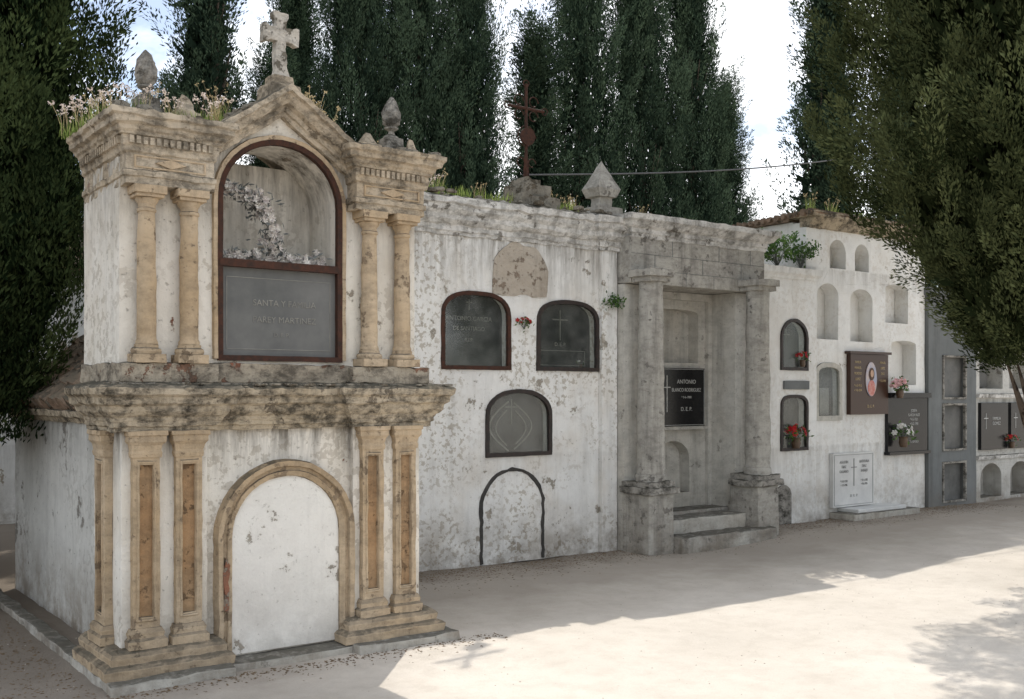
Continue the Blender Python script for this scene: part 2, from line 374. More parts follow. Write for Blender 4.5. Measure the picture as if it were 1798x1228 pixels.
# ------------------------------------------------------------------ GROUND
def gz(x):
    t=max(0,min(1,(x-7.5)/2.5)); return .07*t*t*(3-2*t)
def gz_np(x):
    t=np.clip((x-7.5)/2.5,0,1); return .07*t*t*(3-2*t)
xs=np.concatenate([np.linspace(-400,-6,18)[:-1],np.arange(-6,0.4,.4),np.arange(.4,14,.07),np.linspace(14,26,40),np.linspace(30,400,14)])
ys=np.concatenate([np.linspace(-400,-2,16)[:-1],np.linspace(-2,2,12)[:-1],np.arange(2,8.2,.07),np.linspace(8.3,20,30),np.linspace(24,400,14)])
X,Y=np.meshgrid(xs,ys); Z=gz_np(X).copy()
for j in range(Y.shape[0]):
    if -3<ys[j]<9:
        for i in range(X.shape[1]):
            if -2<xs[i]<20:
                p=Vector((xs[i],ys[j],0)); Z[j,i]+=.016*noise.noise(p*.9)+.007*noise.noise(p*3.1)+.003*noise.noise(p*9)
V=np.stack([X.ravel(),Y.ravel(),Z.ravel()],1); nx=len(xs); ny=len(ys)
idx=(np.arange(ny-1)[:,None]*nx+np.arange(nx-1)[None,:]).ravel()
F=np.stack([idx,idx+1,idx+nx+1,idx+nx],1)
t=NT('sandy_ground')
c=t.mix(t.ramp(t.noise(.7,5,.6),.35,.65),(.66,.605,.535),(.58,.53,.465))
c=t.mix(t.math('MULTIPLY',t.ramp(t.noise(5,6,.7),.45,.7),.32),c,(.42,.37,.31))
c=t.mix(t.math('MULTIPLY',t.ramp(t.noise(90,3,.7),.54,.68),.18),c,(.32,.28,.24))
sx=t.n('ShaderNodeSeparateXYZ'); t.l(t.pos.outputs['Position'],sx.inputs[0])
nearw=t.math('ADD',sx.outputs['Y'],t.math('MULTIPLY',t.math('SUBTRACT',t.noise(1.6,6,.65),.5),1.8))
c=t.mix(t.math('MULTIPLY',t.ramp(nearw,5.3,6.9),.68),c,(.24,.205,.165))  # shade in front of the tombs painted into the ground colour
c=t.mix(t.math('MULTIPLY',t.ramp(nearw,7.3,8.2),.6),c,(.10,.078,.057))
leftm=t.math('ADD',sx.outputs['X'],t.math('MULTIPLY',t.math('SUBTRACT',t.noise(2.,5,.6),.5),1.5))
c=t.mix(t.math('MULTIPLY',t.ramp(leftm,3.3,1.4),.75),c,(.15,.125,.10))  # dark soil under the trees, deepened to paint in the shade at left
h=t.math('ADD',t.math('MULTIPLY',t.noise(60,4,.75),.5),t.math('MULTIPLY',t.noise(7,5,.65),1.))
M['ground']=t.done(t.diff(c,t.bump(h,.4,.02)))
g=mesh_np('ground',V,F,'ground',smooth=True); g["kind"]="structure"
def litter(name,n,fx,mat,size,flat):
    V=[];F=[]
    base=np.array([[1,0,0],[0,1,0],[-1,0,0],[0,-1,0],[0,0,1]],float)
    for i in range(n):
        x,y=fx(); s_=size*random.uniform(.4,1.6); a=random.uniform(0,pi); ca,sa=math.cos(a),math.sin(a)
        el=random.uniform(.2,.9)
        z=gz(x)+.016*noise.noise(Vector((x,y,0))*.9)+.007*noise.noise(Vector((x,y,0))*3.1)+.001
        b=len(V)
        for q in base:
            u=q[0]*s_; v=q[1]*s_*el
            V.append((x+u*ca-v*sa,y+u*sa+v*ca,z+q[2]*s_*flat))
        F+=[(b,b+1,b+4),(b+1,b+2,b+4),(b+2,b+3,b+4),(b+3,b,b+4)]
    return mesh_np(name,np.array(V),np.array(F),mat)
M['pebble']=simple('pebble_stone',(.45,.40,.34),(.30,.26,.22),15,.9,0,.2)
M['litterm']=simple('dry_leaf_litter',(.11,.075,.045),(.21,.15,.095),12,.9,0,.1)
def f1(): return random.uniform(1,13),random.uniform(3.5,8.)
def f2():
    x=random.uniform(3.7,14); return x,8-abs(random.gauss(0,.32))
def f3():
    if random.random()<.4: return random.uniform(1.4,4.1),5.74-abs(random.gauss(0,.10))
    return 1.55-abs(random.gauss(0,.4)),random.uniform(5.4,9)
o=litter('pebbles',1100,f1,'pebble',.005,.7); o["kind"]="stuff"; o["label"]="small loose pebbles scattered over the sandy ground"
o=litter('leaf_litter',8500,lambda:(f2() if random.random()<.74 else f3()),'litterm',.0085,.35); o["kind"]="stuff"; o["label"]="brown dry leaf litter along the foot of the tombs"

# ------------------------------------------------------------------ MAUSOLEUM
c0=2.67
ma=T('family_mausoleum','two tier whitewashed mausoleum with tan columns and cross on its pediment','tomb',(c0,6.2,0))
xl,xr=1.72,3.62
MB().box(1.76,3.58,5.97,6.50,0,1.5).out('lower_wall','plaster_maus',ma,rough=.003)
MB().box(1.715,2.20,5.925,6.46,.0,1.45).out('corner_pier','plaster_maus',ma,rough=.004,bev=.004); MB().box(3.14,3.625,5.925,6.46,0,1.45).out('corner_pier','plaster_maus',ma,rough=.004,bev=.004)
MB().box(1.60,2.29,5.70,6.55,-.05,.055,.1).out('plinth_slab','lightstone',ma,rough=.014,rs=7,bev=.008)
MB().box(3.07,3.80,5.70,6.6,-.05,.055,.1).out('plinth_slab','lightstone',ma,rough=.014,rs=7,bev=.008)
MB().box(2.292,3.068,5.79,6.2,-.05,.045,.1).out('door_sill','lightstone',ma,rough=.012,rs=7,bev=.008)
pathL=[(1.70,6.48),(1.70,5.895),(2.215,5.895),(2.215,5.975)]
pathR=[(3.125,5.975),(3.125,5.895),(3.64,5.895),(3.64,6.48)]
pb=[(-.06,.05),(.10,.05),(.105,.10),(.09,.115),(.065,.125),(.07,.16),(.055,.18),(.03,.195),(-.06,.2)]
for pth in (pathL,pathR): MB().plan(pth,pb,seg=.04).out('base_moulding','tan',ma,rough=.007,rs=11,bev=.003)
def pilaster(xf,wd):
    h=wd/2; b=MB(); b.xf=xf
    b.prism([rect(-h,h,.19,1.28),rect(-h*.5,h*.5,.36,1.2)],-.045,.0)
    b.plan([(-h,.0),(-h,-.045),(h,-.045),(h,0)],[(-.03,.19),(.03,.19),(.032,.235),(.018,.25),(.022,.275),(.008,.3),(-.03,.3)],seg=.04)
    b.plan([(-h,.0),(-h,-.045),(h,-.045),(h,0)],[(-.03,1.24),(.006,1.24),(.010,1.262),(.006,1.28),(.012,1.31),(.026,1.33),(.026,1.36),(.034,1.365),(.034,1.39),(-.03,1.39)],seg=.04)
    b.elev([(-h*.62,.345),(-h*.62,1.215),(h*.62,1.215),(h*.62,.345)],[(-.006,-.044),(-.006,-.050),(.004,-.053),(.010,-.044)],closed=True,seg=.05)
    o=b.out('pilaster','tan',ma,rough=.005,rs=13,bev=.002,sub=.12)
    b=MB(); b.xf=xf; b.box(-h*.55,h*.55,-.018,-.0005,.34,1.22,.05); b.out('pilaster_panel','orange',o,rough=.005,rs=14)
for dx in (-.83,-.59,.59,.83): pilaster(Matrix.Translation((c0+dx,5.926,0)),.15)
pilaster(Matrix.Translation((1.714,6.18,0))@Matrix.Rotation(-pi/2,4,'Z'),.2)
dp=arch(2.35,3.05,.05,1.10,.35)
b=MB(); b.elev(dp,[(0,5.972),(0,5.93),(.03,5.915),(.035,5.93),(.055,5.93),(.06,5.905),(.09,5.90),(.10,5.972)],seg=.05); b.out('door_surround','tan',ma,rough=.005,rs=10)
b=MB(); b.prism([arch(2.352,3.048,.06,1.098,.349)],5.945,5.965); b.out('sealed_door','door_white',ma,rough=.002,sub=.15)
b=MB(); b.prism([[(2.29,.34),(2.315,.32),(2.322,.43),(2.316,.50),(2.325,.60),(2.305,.64),(2.285,.55),(2.295,.45)]],5.897,5.93); b.out('exposed_brick_patch','brickbare',ma,rough=.008,rs=24,sub=.04,label='small bare red brick patch beside the sealed door')
led=[(-.12,1.385),(.02,1.385),(.022,1.41),(.035,1.415),(.037,1.44),(.042,1.445),(.045,1.465),(.06,1.475),(.078,1.495),(.085,1.525),(.11,1.54),(.115,1.575),(.138,1.59),(.143,1.625),(.128,1.64),(-.02,1.67),(-.12,1.67)]
pth=[(1.69,6.46),(1.69,5.89),(2.215,5.89),(2.215,5.94),(3.125,5.94),(3.125,5.89),(3.66,5.89),(3.66,6.5)]
b=MB(); b.plan(pth,led,seg=.03); b.box(1.75,3.6,5.98,6.5,1.5,1.66); b.out('ledge_cornice','tan_dark',ma,rough=.010,rs=14,bev=.002)
b=MB(); b.box(1.69,2.24,5.85,6.68,1.66,1.765,.04); b.box(2.22,3.12,5.92,6.66,1.66,1.772,.04); b.box(3.10,3.66,5.85,6.68,1.66,1.765,.04); b.out('brick_course','brick',ma,rough=.012,rs=14,bev=.004)
nx0,nx1=2.285,3.07
op=arch(nx0,nx1,1.80,3.12,.37)
outl=[(xl,1.765),(xr,1.765),(xr,3.05),(3.14,3.05),(c0,3.36),(2.20,3.05),(xl,3.05)]
b=MB(); b.prism([outl,op],5.975,6.40); b.out('upper_wall','plaster_maus',ma,rough=.003,sub=.2)
b=MB(); b.box(xl,xr,6.402,6.7,1.765,3.05); b.out('rear_wall','plaster_maus',ma,rough=.003)
b=MB(); b.box(nx0-.01,nx1+.01,6.025,6.401,2.33,2.375); b.out('niche_shelf','plaster_maus',ma)
cp=[(.060,1.87),(.060,1.885),(.053,1.90),(.052,2.2),(.047,2.60),(.054,2.605),(.054,2.62),(.047,2.625),(.047,2.645),(.062,2.665),(.064,2.68)]
cp2=[]
for i in range(len(cp)-1):
    (r0,z0),(r1,z1)=cp[i],cp[i+1]; k=max(1,int((z1-z0)/.03))
    for j in range(k): cp2.append((r0+(r1-r0)*j/k,z0+(z1-z0)*j/k))
cp2.append(cp[-1])
for dx in (-.82,-.58,.58,.82):
    x=c0+dx; y=5.915
    o=MB().lathe(x,y,cp2,24).out('column','tan',ma,rough=.005,rs=11,smooth=True)
    b=MB(); b.box(x-.085,x+.085,y-.085,y+.07,1.767,1.815,.05); b.lathe(x,y,[(.078,1.815),(.082,1.83),(.078,1.845),(.064,1.852),(.066,1.869)],24); b.out('column_base','tan',o,rough=.004,bev=.003)
    b=MB(); b.box(x-.075,x+.075,y-.075,y+.07,2.68,2.70,.05); b.box(x-.088,x+.088,y-.088,y+.07,2.7,2.745,.05); b.out('column_capital','tan',o,rough=.004,bev=.003)
ent=[(-.1,2.745),(.0,2.745),(.0,2.785),(.010,2.79),(.010,2.82),(.0,2.825),(.0,2.91),(.015,2.92),(.017,2.94),(.022,2.955),(.022,3.0),(.038,3.005),(.042,3.02),(.055,3.03),(.06,3.05),(.085,3.06),(.088,3.09),(.105,3.10),(.107,3.13),(-.1,3.15)]
eL=[(1.72,6.7),(1.72,5.85),(2.215,5.85),(2.215,5.98)]; eR=[(3.125,5.98),(3.125,5.85),(3.62,5.85),(3.62,6.7)]
for pth,xa,xb in ((eL,1.76,2.16),(eR,3.18,3.58)):
    b=MB(); b.plan(pth,ent,seg=.03); b.box(xa,xb,5.9,6.7,2.75,3.14); b.out('entablature','tan_ent',ma,rough=.009,rs=15,bev=.002)
b=MB()
for xa in (1.72,3.125):
    n=13
    for i in range(n):
        x=xa+.01+i*(.495-.02)/n; b.box(x,x+.022,5.81,5.829,2.957,2.998,1)
for i in range(19): b.box(1.679,1.699,5.87+i*.042,5.89+i*.042,2.957,2.998,1)
b.out('dentil_row','tan_ent',ma,rough=.003,stuff=True)
for xc in (1.962,3.378):
    b=MB(); b.prism([[(xc-.085,2.868),(xc,2.842),(xc+.085,2.868),(xc,2.894)]],5.835,5.852); b.prism([rect(xc-.2,xc+.2,2.834,2.902),rect(xc-.19,xc+.19,2.842,2.894)],5.842,5.852)
    b.out('lozenge_ornament','tan',ma)
b=MB(); b.elev([(2.16,2.915),(c0,3.265),(3.18,2.915)],[(0,6.0),(0,5.93),(.025,5.925),(.03,5.905),(.055,5.90),(.06,5.86),(.085,5.835),(.105,5.83),(.11,5.80),(.14,5.795),(.15,6.1),(.14,6.7),(0.02,6.7)],seg=.03)
b.out('pediment','tan_ent',ma,rough=.010,rs=13,bev=.002)
b=MB(); b.elev(op,[(.005,5.98),(.005,5.955),(.035,5.95),(.04,5.98)],seg=.05); b.out('niche_surround','tan',ma,rough=.004)
b=MB(); b.elev(op,[(-.022,5.99),(-.022,5.955),(.010,5.952),(.010,5.99)],closed=True,seg=.08)
b.box(nx0,nx1,5.95,5.985,2.345,2.39,1)
fr=b.out('niche_frame','rust',ma,rough=.002)
pl=MB().box(nx0+.005,nx1-.005,5.995,6.02,1.805,2.345,1).out('memorial_slab','bigslab',fr)
text(pl,'SANTA Y FAMILIA',c0+.04,2.14,.052,5.994,'letters_faint',wt=0); text(pl,'PAREY MARTINEZ',c0+.04,2.04,.052,5.994,'letters_faint',wt=0); text(pl,'D. E. P.',c0+.02,1.95,.036,5.994,'letters_faint',wt=0)
MB().elev(rect(nx0+.055,nx1-.055,1.86,2.29),[(0,5.995),(0,5.992),(.004,5.992),(.004,5.995)],closed=True,seg=1).out('engraved_border','letters_faint',pl)
b=MB(); b.box(c0-.085,c0+.105,5.90,6.12,3.33,3.46,.05); b.box(c0-.055,c0+.075,5.94,6.08,3.45,3.52,.05); b.out('cross_pedestal','tan_ent',ma,rough=.012,bev=.008)
xc=c0+.012
cr=[(xc-.052,3.51),(xc+.052,3.51),(xc+.038,3.57),(xc+.031,3.735),(xc+.07,3.738),(xc+.10,3.722),(xc+.116,3.725),(xc+.116,3.83),(xc+.10,3.833),(xc+.07,3.818),(xc+.033,3.822),(xc+.035,3.865),(xc+.047,3.89),(xc+.045,3.913),(xc-.045,3.913),(xc-.047,3.89),(xc-.035,3.865),(xc-.033,3.822),(xc-.07,3.818),(xc-.10,3.833),(xc-.116,3.83),(xc-.116,3.725),(xc-.10,3.722),(xc-.07,3.738),(xc-.031,3.735),(xc-.038,3.57)]
b=MB(); b.prism([cr],5.98,6.038); b.out('stone_cross','crossstone',ma,rough=.007,rs=17,sub=.035,bev=.006)
def urn(x,y,z):
    b=MB(); b.box(x-.08,x+.08,y-.08,y+.08,z,z+.06,.05); b.box(x-.06,x+.06,y-.06,y+.06,z+.06,z+.12,.05)
    b.lathe(x,y,[(.055,z+.12),(.045,z+.135),(.022,z+.15),(.02,z+.17),(.045,z+.185),(.045,z+.195)],18)
    pr=[(.03,.195),(.05,.215),(.06,.25),(.058,.29),(.046,.335),(.027,.37),(.012,.39),(.002,.40)]
    vs=[];fs=[];n=24
    for j,(r,h) in enumerate(pr):
        for i in range(n):
            a=2*pi*i/n; rr=r*(1+.12*math.cos(a*6+(j%2)*pi)); vs.append((x+rr*math.cos(a),y+rr*math.sin(a),z+h))
    for j in range(len(pr)-1):
        for i in range(n):
            a=j*n+i;q=j*n+(i+1)%n; fs.append((a,q,q+n,a+n))
    b.add(vs,fs)
    b.out('urn_finial','greydark',ma,rough=.006,rs=24,bev=.002)
urn(1.88,6.02,3.14); urn(3.47,6.02,3.14)
def stump(x,y,z,w_,h_):
    b=MB(); b.box(x-w_,x+w_,y-w_,y+w_,z,z+h_*.4,.04)
    b.add([(x-w_*.8,y-w_*.8,z+h_*.4),(x+w_*.8,y-w_*.8,z+h_*.4),(x+w_*.8,y+w_*.8,z+h_*.4),(x-w_*.8,y+w_*.8,z+h_*.4),(x-w_*.2,y-w_*.2,z+h_),(x+w_*.25,y-w_*.2,z+h_*.95),(x+w_*.25,y+w_*.2,z+h_),(x-w_*.2,y+w_*.2,z+h_*.9)],[(0,1,5,4),(1,2,6,5),(2,3,7,6),(3,0,4,7),(4,5,6,7)])
    b.out('broken_finial','tan_ent',ma,rough=.012,rs=16,sub=.05)
stump(2.09,6.0,3.14,.07,.17); stump(3.28,6.0,3.14,.07,.13); stump(3.60,6.0,3.13,.05,.14); stump(1.72,6.35,3.13,.06,.10)
b=MB()
for i in range(110):
    s_=random.choice((0,1,2))
    if s_==0: x=random.uniform(1.64,2.2);y=random.uniform(5.78,6.65);z=3.15
    elif s_==1: x=random.uniform(3.15,3.70);y=random.uniform(5.78,6.65);z=3.15
    else:
        x=random.uniform(2.2,3.15);y=random.uniform(5.85,6.5);z=3.10+.33-abs(x-c0)*.68
    b.stone((x,y,z),random.uniform(.018,.05),i,(1.2,1,.6))
b.out('roof_rubble','rubble',ma,stuff=True)
b=MB()
for i in range(90):
    x=random.uniform(1.58,3.78); b.stone((x,random.uniform(5.78,5.9),1.65),random.uniform(.01,.028),i,(1.4,1,.5))
b.out('ledge_debris','rubble',ma,stuff=True)
# wing
wi=T('mausoleum_wing','low whitewashed burial wing with rubble tiled roof behind the mausoleum','tomb',(2.7,8,0))
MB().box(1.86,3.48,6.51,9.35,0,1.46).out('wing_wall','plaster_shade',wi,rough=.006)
MB().box(1.60,1.70,6.56,9.3,-.05,.05,.1).out('wing_kerb','greystone',wi,rough=.014,rs=7,bev=.01)
b=MB(); b.plan([(1.85,9.36),(1.85,6.51)],[(-.05,1.40),(.02,1.40),(.04,1.43),(.07,1.44),(.08,1.48),(-.05,1.50)]); b.out('wing_cornice','tan_dark',wi,rough=.01)
b=MB()
for i in range(13):
    for j in range(7):
        y=6.60+i*.215; t0=j/7; x0=1.78+t0*.94; z0=1.47+t0*.80
        b.tube([(x0,y,z0+.03),(x0+.17,y,z0+.16)],[.085,.075],8)
b.add([(1.78,6.53,1.48),(1.78,9.36,1.48),(2.7,9.36,2.28),(2.7,6.53,2.28),(3.5,9.36,1.48),(3.5,6.53,1.48)],[(0,1,2,3),(3,2,4,5),(1,4,2),(0,3,5)])
b.out('wing_roof','tile',wi,rough=.02,rs=8)

# ------------------------------------------------------------------ niche window
def niche(parent,x0,x1,z0,z1,rise,y,frame='rust',slab='slate',fw=.03,glass=True,depth=.12,p=2.6,lines=None,lm='letters_faint'):
    a=arch(x0,x1,z0,z1,rise,18,p) if rise>0 else [(x0,z0),(x0,z1),(x1,z1),(x1,z0)]
    b=MB(); b.elev(a,[(-fw,y+.02),(-fw,y-.018),(.008,y-.02),(.008,y+.02)],closed=True,seg=.08)
    f=b.out('niche_frame',frame,parent,rough=.004,rs=20)
    s_=MB().box(x0-.01,x1+.01,y+depth,y+depth+.03,z0-.01,z1+.01,1).out('memorial_slab',slab,f)
    if glass: MB().prism([arch(x0+.005,x1-.005,z0+.005,z1-.005,rise,18,p)],y+.004,y+.008).out('glass_pane','glass',f)
    if lines:
        for (s,dz,sz) in lines: text(s_,s,(x0+x1)/2,z0+(z1-z0)*dz,sz,y+depth-.001,lm)
    return f,s_
def cross_mark(parent,x,z,h,y,mat='letters_faint',wd=.012,arm=.32):
    b=MB(); b.box(x-wd/2,x+wd/2,y-.004,y,z-h/2,z+h/2,1); b.box(x-h*arm,x-wd/2+.0006,y-.0045,y,z+h*.16,z+h*.16+wd,1); b.box(x+wd/2-.0006,x+h*arm,y-.0045,y,z+h*.16,z+h*.16+wd,1)
    return b.out('cross_emblem',mat,parent)

# ------------------------------------------------------------------ MIDDLE TOMB
mi=T('niche_tomb','peeling whitewashed tomb wall with four arched burial niches','tomb',(5.4,8.5,0))
A=(5.13,5.89,1.82,2.53); B=(6.22,6.99,1.82,2.50); C=(5.62,6.385,1.006,1.627)
holes=[arch(*A,.24,18,2.6),arch(*B,.22,18,2.6),arch(*C,.24,18,2.4)]
b=MB(); b.prism([rect(3.52,7.20,0,3.2)]+holes,8.0,8.25); b.out('front_wall','plaster_mid',mi,rough=.008,rs=3,sub=.2)
b=MB(); b.box(3.52,7.20,8.252,9.4,0,3.3,.5); b.out('rear_block','plaster_mid',mi)
b=MB(); b.box(7.0,7.2,7.94,7.999,0,3.06,.1); b.out('corner_strip','plaster_mid',mi,rough=.005,bev=.005)
pc=[(-.25,3.03),(.015,3.03),(.02,3.06),(.035,3.07),(.035,3.12),(.06,3.13),(.09,3.16),(.095,3.20),(.13,3.24),(.135,3.28),(.16,3.29),(.165,3.345),(.1,3.37),(-.25,3.41)]
b=MB(); b.plan([(3.6,8.0),(6.98,8.0),(6.98,7.935),(7.215,7.935),(7.215,8.1)],pc,seg=.045); b.out('cornice','cornice_mid',mi,rough=.016,rs=9,bev=.003)
f,s_=niche(mi,*A,.24,8.0,slab='slate',lines=[('ANTONIO GARCIA',.66,.06),('DE SANTIAGO',.53,.055),('R.I.P.',.38,.05)])
cross_mark(s_,5.51,2.42,.1,8.119)
f,s_=niche(mi,*B,.22,8.0,slab='slate',frame='blackiron',lines=[('D. E. P.',.38,.05)]); cross_mark(s_,6.6,2.27,.3,8.119,'letters_faint')
MB().elev(rect(6.29,6.92,1.87,2.02),[(0,8.119),(0,8.115),(.006,8.115),(.006,8.119)],closed=True,seg=1).out('engraved_border','letters_faint',s_)
f,s_=niche(mi,*C,.24,8.0,slab='slate',p=2.2,frame='blackiron')
cross_mark(s_,6.0,1.42,.24,8.119,'letters_faint')
b=MB()
for sg in (-1,1):
    pts=[(6.0+sg*(.03+.22*math.sin(t*pi)),1.05+.46*t) for t in np.linspace(0,1,14)]
    b.elev(pts,[(0,8.119),(0,8.115),(.016,8.115),(.016,8.119)],seg=1)
    pts=[(6.0+sg*(.05+.13*math.sin(t*pi)),1.1+.33*t) for t in np.linspace(0,1,12)]
    b.elev(pts,[(0,8.119),(0,8.115),(.013,8.115),(.013,8.119)],seg=1)
b.out('scroll_emblem','letters_faint',s_)
b=MB(); b.elev(arch(5.58,6.27,0.01,.86,.33),[(0,8.003),(0,7.987),(.032,7.987),(.032,8.003)],seg=.04); b.out('walled_arch_outline','void',mi,rough=.015,rs=14)
pa=[]
for (x_,z_) in arch(5.70,6.33,2.52,3.02,.25,34): 
    k=noise.noise(Vector((x_*7,z_*7,2)))*.035; pa.append((x_+k,z_+noise.noise(Vector((x_*7,z_*7,9)))*.035))
for i in range(9): x_=6.33-.07*(i+.5); pa.append((x_,2.52+noise.noise(Vector((x_*9,1,5)))*.06))
b=MB(); b.prism([pa],7.992,8.002); b.out('bare_render_patch','patch',mi,rough=.007,rs=12,sub=.05)
b=MB(); b.box(6.02,6.5,8.0,8.4,3.36,3.50,.05); b.box(6.08,6.42,8.05,8.35,3.49,3.62,.05); b.box(6.14,6.34,8.1,8.3,3.61,3.68,.05); b.out('rubble_pedestal','rubble',mi,rough=.03,rs=8)
b=MB(); b.box(6.93,7.27,7.93,8.2,3.39,3.47,.05); b.box(7.02,7.18,8.0,8.14,3.465,3.61,.05); fx,fy=7.10,8.07
b.add([(fx-.11,fy-.11,3.58),(fx+.11,fy-.11,3.58),(fx+.11,fy+.11,3.58),(fx-.11,fy+.11,3.58),(fx-.15,fy-.13,3.66),(fx+.15,fy-.13,3.66),(fx+.15,fy+.13,3.66),(fx-.15,fy+.13,3.66),(fx,fy,3.96)],[(3,2,1,0),(0,1,5,4),(1,2,6,5),(2,3,7,6),(3,0,4,7),(4,5,8),(5,6,8),(6,7,8),(7,4,8)])
b.out('pointed_finial','greystone',mi,rough=.007,rs=12,sub=.06)
b=MB()
for i in range(110):
    b.stone((random.uniform(4.6,7.2),random.uniform(7.85,8.3),3.40),random.uniform(.015,.05),i,(1.3,1,.6))
b.out('coping_rubble','rubble',mi,stuff=True)
# iron cross
ic=T('iron_cross','ornate rusted iron grave cross standing on the tomb roof','cross',(6.24,8.2,3.66))
b=MB(); x,y=6.24,8.2
b.tube([(x,y,3.6),(x,y,4.62)],.016,8); b.tube([(x-.22,y,4.38),(x+.22,y,4.38)],.015,8)
b.tube([(x-.03,y,3.66),(x,y,4.0)],.012,6); b.tube([(x+.03,y,3.66),(x,y,4.0)],.012,6)
b.out('cross_bars','rust',ic)
b=MB()
b.lathe(0,0,[(.001,-.012),(.085,-.012),(.085,.012),(.001,.012)],20)
for i,v in enumerate(b.v): b.v[i]=Vector((x+v.x,y-.02+v.z,4.10+v.y))
b.out('round_plate','rust',ic)
b=MB()
def curl(cx,cz,r,a0,a1):
    b.tube([(cx+r*math.cos(a)*(1-.3*k/10),y,cz+r*math.sin(a)*(1-.3*k/10)) for k,a in enumerate(np.linspace(a0,a1,11))],.006,5)
for sx_ in (-1,1):
    for sz in (-1,1): curl(x+sx_*.09,4.38+sz*.07,.06,0,2*pi*.85)
    curl(x+sx_*.23,4.38,.04,0,2*pi); curl(x+sx_*.07,3.85,.05,0,5)
curl(x,4.62,.04,0,2*pi); curl(x,4.1,.12,0,2*pi)
b.out('scrollwork','rust',ic,stuff=True)

# ------------------------------------------------------------------ PORTICO TOMB
po=T('portico_tomb','grey stone tomb with two round columns, frieze and steps','tomb',(8.2,8.2,0))
px0,px1=7.215,9.24
MB().box(px0,px1,8.402,9.4,0,3.3,.5).out('rear_block','lightstone',po)
for xa,xb in ((px0,7.62),(8.87,px1)): MB().box(xa,xb,7.86,8.40,0,2.70,.15).out('side_pier','lightstone',po,rough=.004)
lowN=arch(8.05,8.56,.50,1.07,.2); upN=arch(7.98,8.70,1.93,2.52,.07,18,3.)
b=MB(); b.prism([rect(7.622,8.868,.30,2.70),lowN,upN],8.25,8.40); b.prism([rect(7.622,8.868,.30,2.70),rect(7.68,8.81,.34,2.62)],8.2,8.248); b.out('recess_wall','lightstone',po,rough=.003,sub=.2)
b=MB(); b.box(px0,px1,7.76,8.42,2.705,3.18,.15); b.out('frieze','greystone',po,rough=.004,bev=.006)
b=MB()
b.box(px0+.01,px1-.01,7.7565,7.762,3.0,3.004,.2); b.box(7.56,8.74,7.7565,7.762,2.84,2.844,.2)
for x,zz in ((7.8,(3.004,3.18)),(8.5,(3.004,3.18)),(9.0,(3.004,3.18)),(7.55,(2.844,3.0)),(8.25,(2.844,3.0)),(8.85,(2.844,3.0)),(8.0,(2.706,2.84)),(8.42,(2.706,2.84))): b.box(x,x+.004,7.7565,7.762,zz[0],zz[1],.2)
b.out('masonry_joint','darkgrey',po,stuff=True)
pc2=[(-.3,3.16),(.01,3.16),(.015,3.20),(.03,3.21),(.03,3.25),(.07,3.27),(.10,3.31),(.13,3.33),(.135,3.385),(-.3,3.41)]
b=MB(); b.plan([(px0+.03,8.0),(px0+.03,7.76),(px1,7.76),(px1,8.8)],pc2,seg=.05); b.box(px0,px1,8.0,9.4,3.2,3.37,.5); b.out('cornice','cornice_mid',po,rough=.010,rs=9,bev=.003)
for xc_ in (7.36,8.96):
    y=7.62
    cpp=[(.15,.72),(.15,.78),(.138,.80)]+[(.138-.016*k/20+(.0015 if k%5==0 else 0),.80+1.9*k/20) for k in range(21)]
    o=MB().lathe(xc_,y,cpp,28).out('column','greystone',po,rough=.010,rs=9,smooth=True)
    b=MB(); b.box(xc_-.14,xc_+.14,y-.14,y+.13,2.70,2.755,.05); b.box(xc_-.17,xc_+.17,y-.17,y+.134,2.75,2.82,.05); b.out('column_capital','greystone',o,rough=.008,bev=.006)
    b=MB(); b.box(xc_-.21,xc_+.21,y-.2,y+.236,.60,.665,.05); b.box(xc_-.18,xc_+.18,y-.17,y+.234,.66,.72,.05); b.out('column_base','greydark',o,rough=.016,bev=.006)
    b=MB(); b.box(xc_-.17,xc_+.17,y-.15,y+.236,0,.598,.08); b.out('pedestal','greystone',po,rough=.012,bev=.01)
b=MB(); b.box(7.54,8.98,7.36,7.75,-.05,.165,.08); b.out('lower_step','greystone',po,rough=.014,bev=.014)
b=MB(); b.box(7.54,8.78,7.62,7.95,.05,.31,.08); b.out('upper_step','lightstone',po,rough=.014,bev=.014)
MB().box(7.622,8.868,7.95,8.4,.05,.34,.1).out('recess_floor','greystone',po,rough=.004)
pq=MB().box(8.0,8.72,8.17,8.248,1.235,1.87,1).out('memorial_plaque','blackgranite',po)
text(pq,'ANTONIO',8.43,1.72,.062,8.169,'letters_silver',wt=0); text(pq,'BLANCO RODRIGUEZ',8.43,1.63,.056,8.169,'letters_silver',sx=.82,wt=0); text(pq,'* 9-6-1900',8.43,1.55,.036,8.169,'letters_silver',wt=0); text(pq,'D. E. P.',8.43,1.42,.06,8.169,'letters_silver',wt=0)
cross_mark(pq,8.13,1.59,.40,8.169,'letters_silver',.010,.13)
MB().elev(rect(8.01,8.71,1.245,1.86),[(0,8.17),(0,8.164),(.004,8.164),(.004,8.17)],closed=True,seg=1).out('plaque_border','letters_silver',pq)
b=MB(); b.box(7.99,8.74,8.14,8.198,1.195,1.233,.1); b.out('plaque_sill','greystone',po,bev=.004)

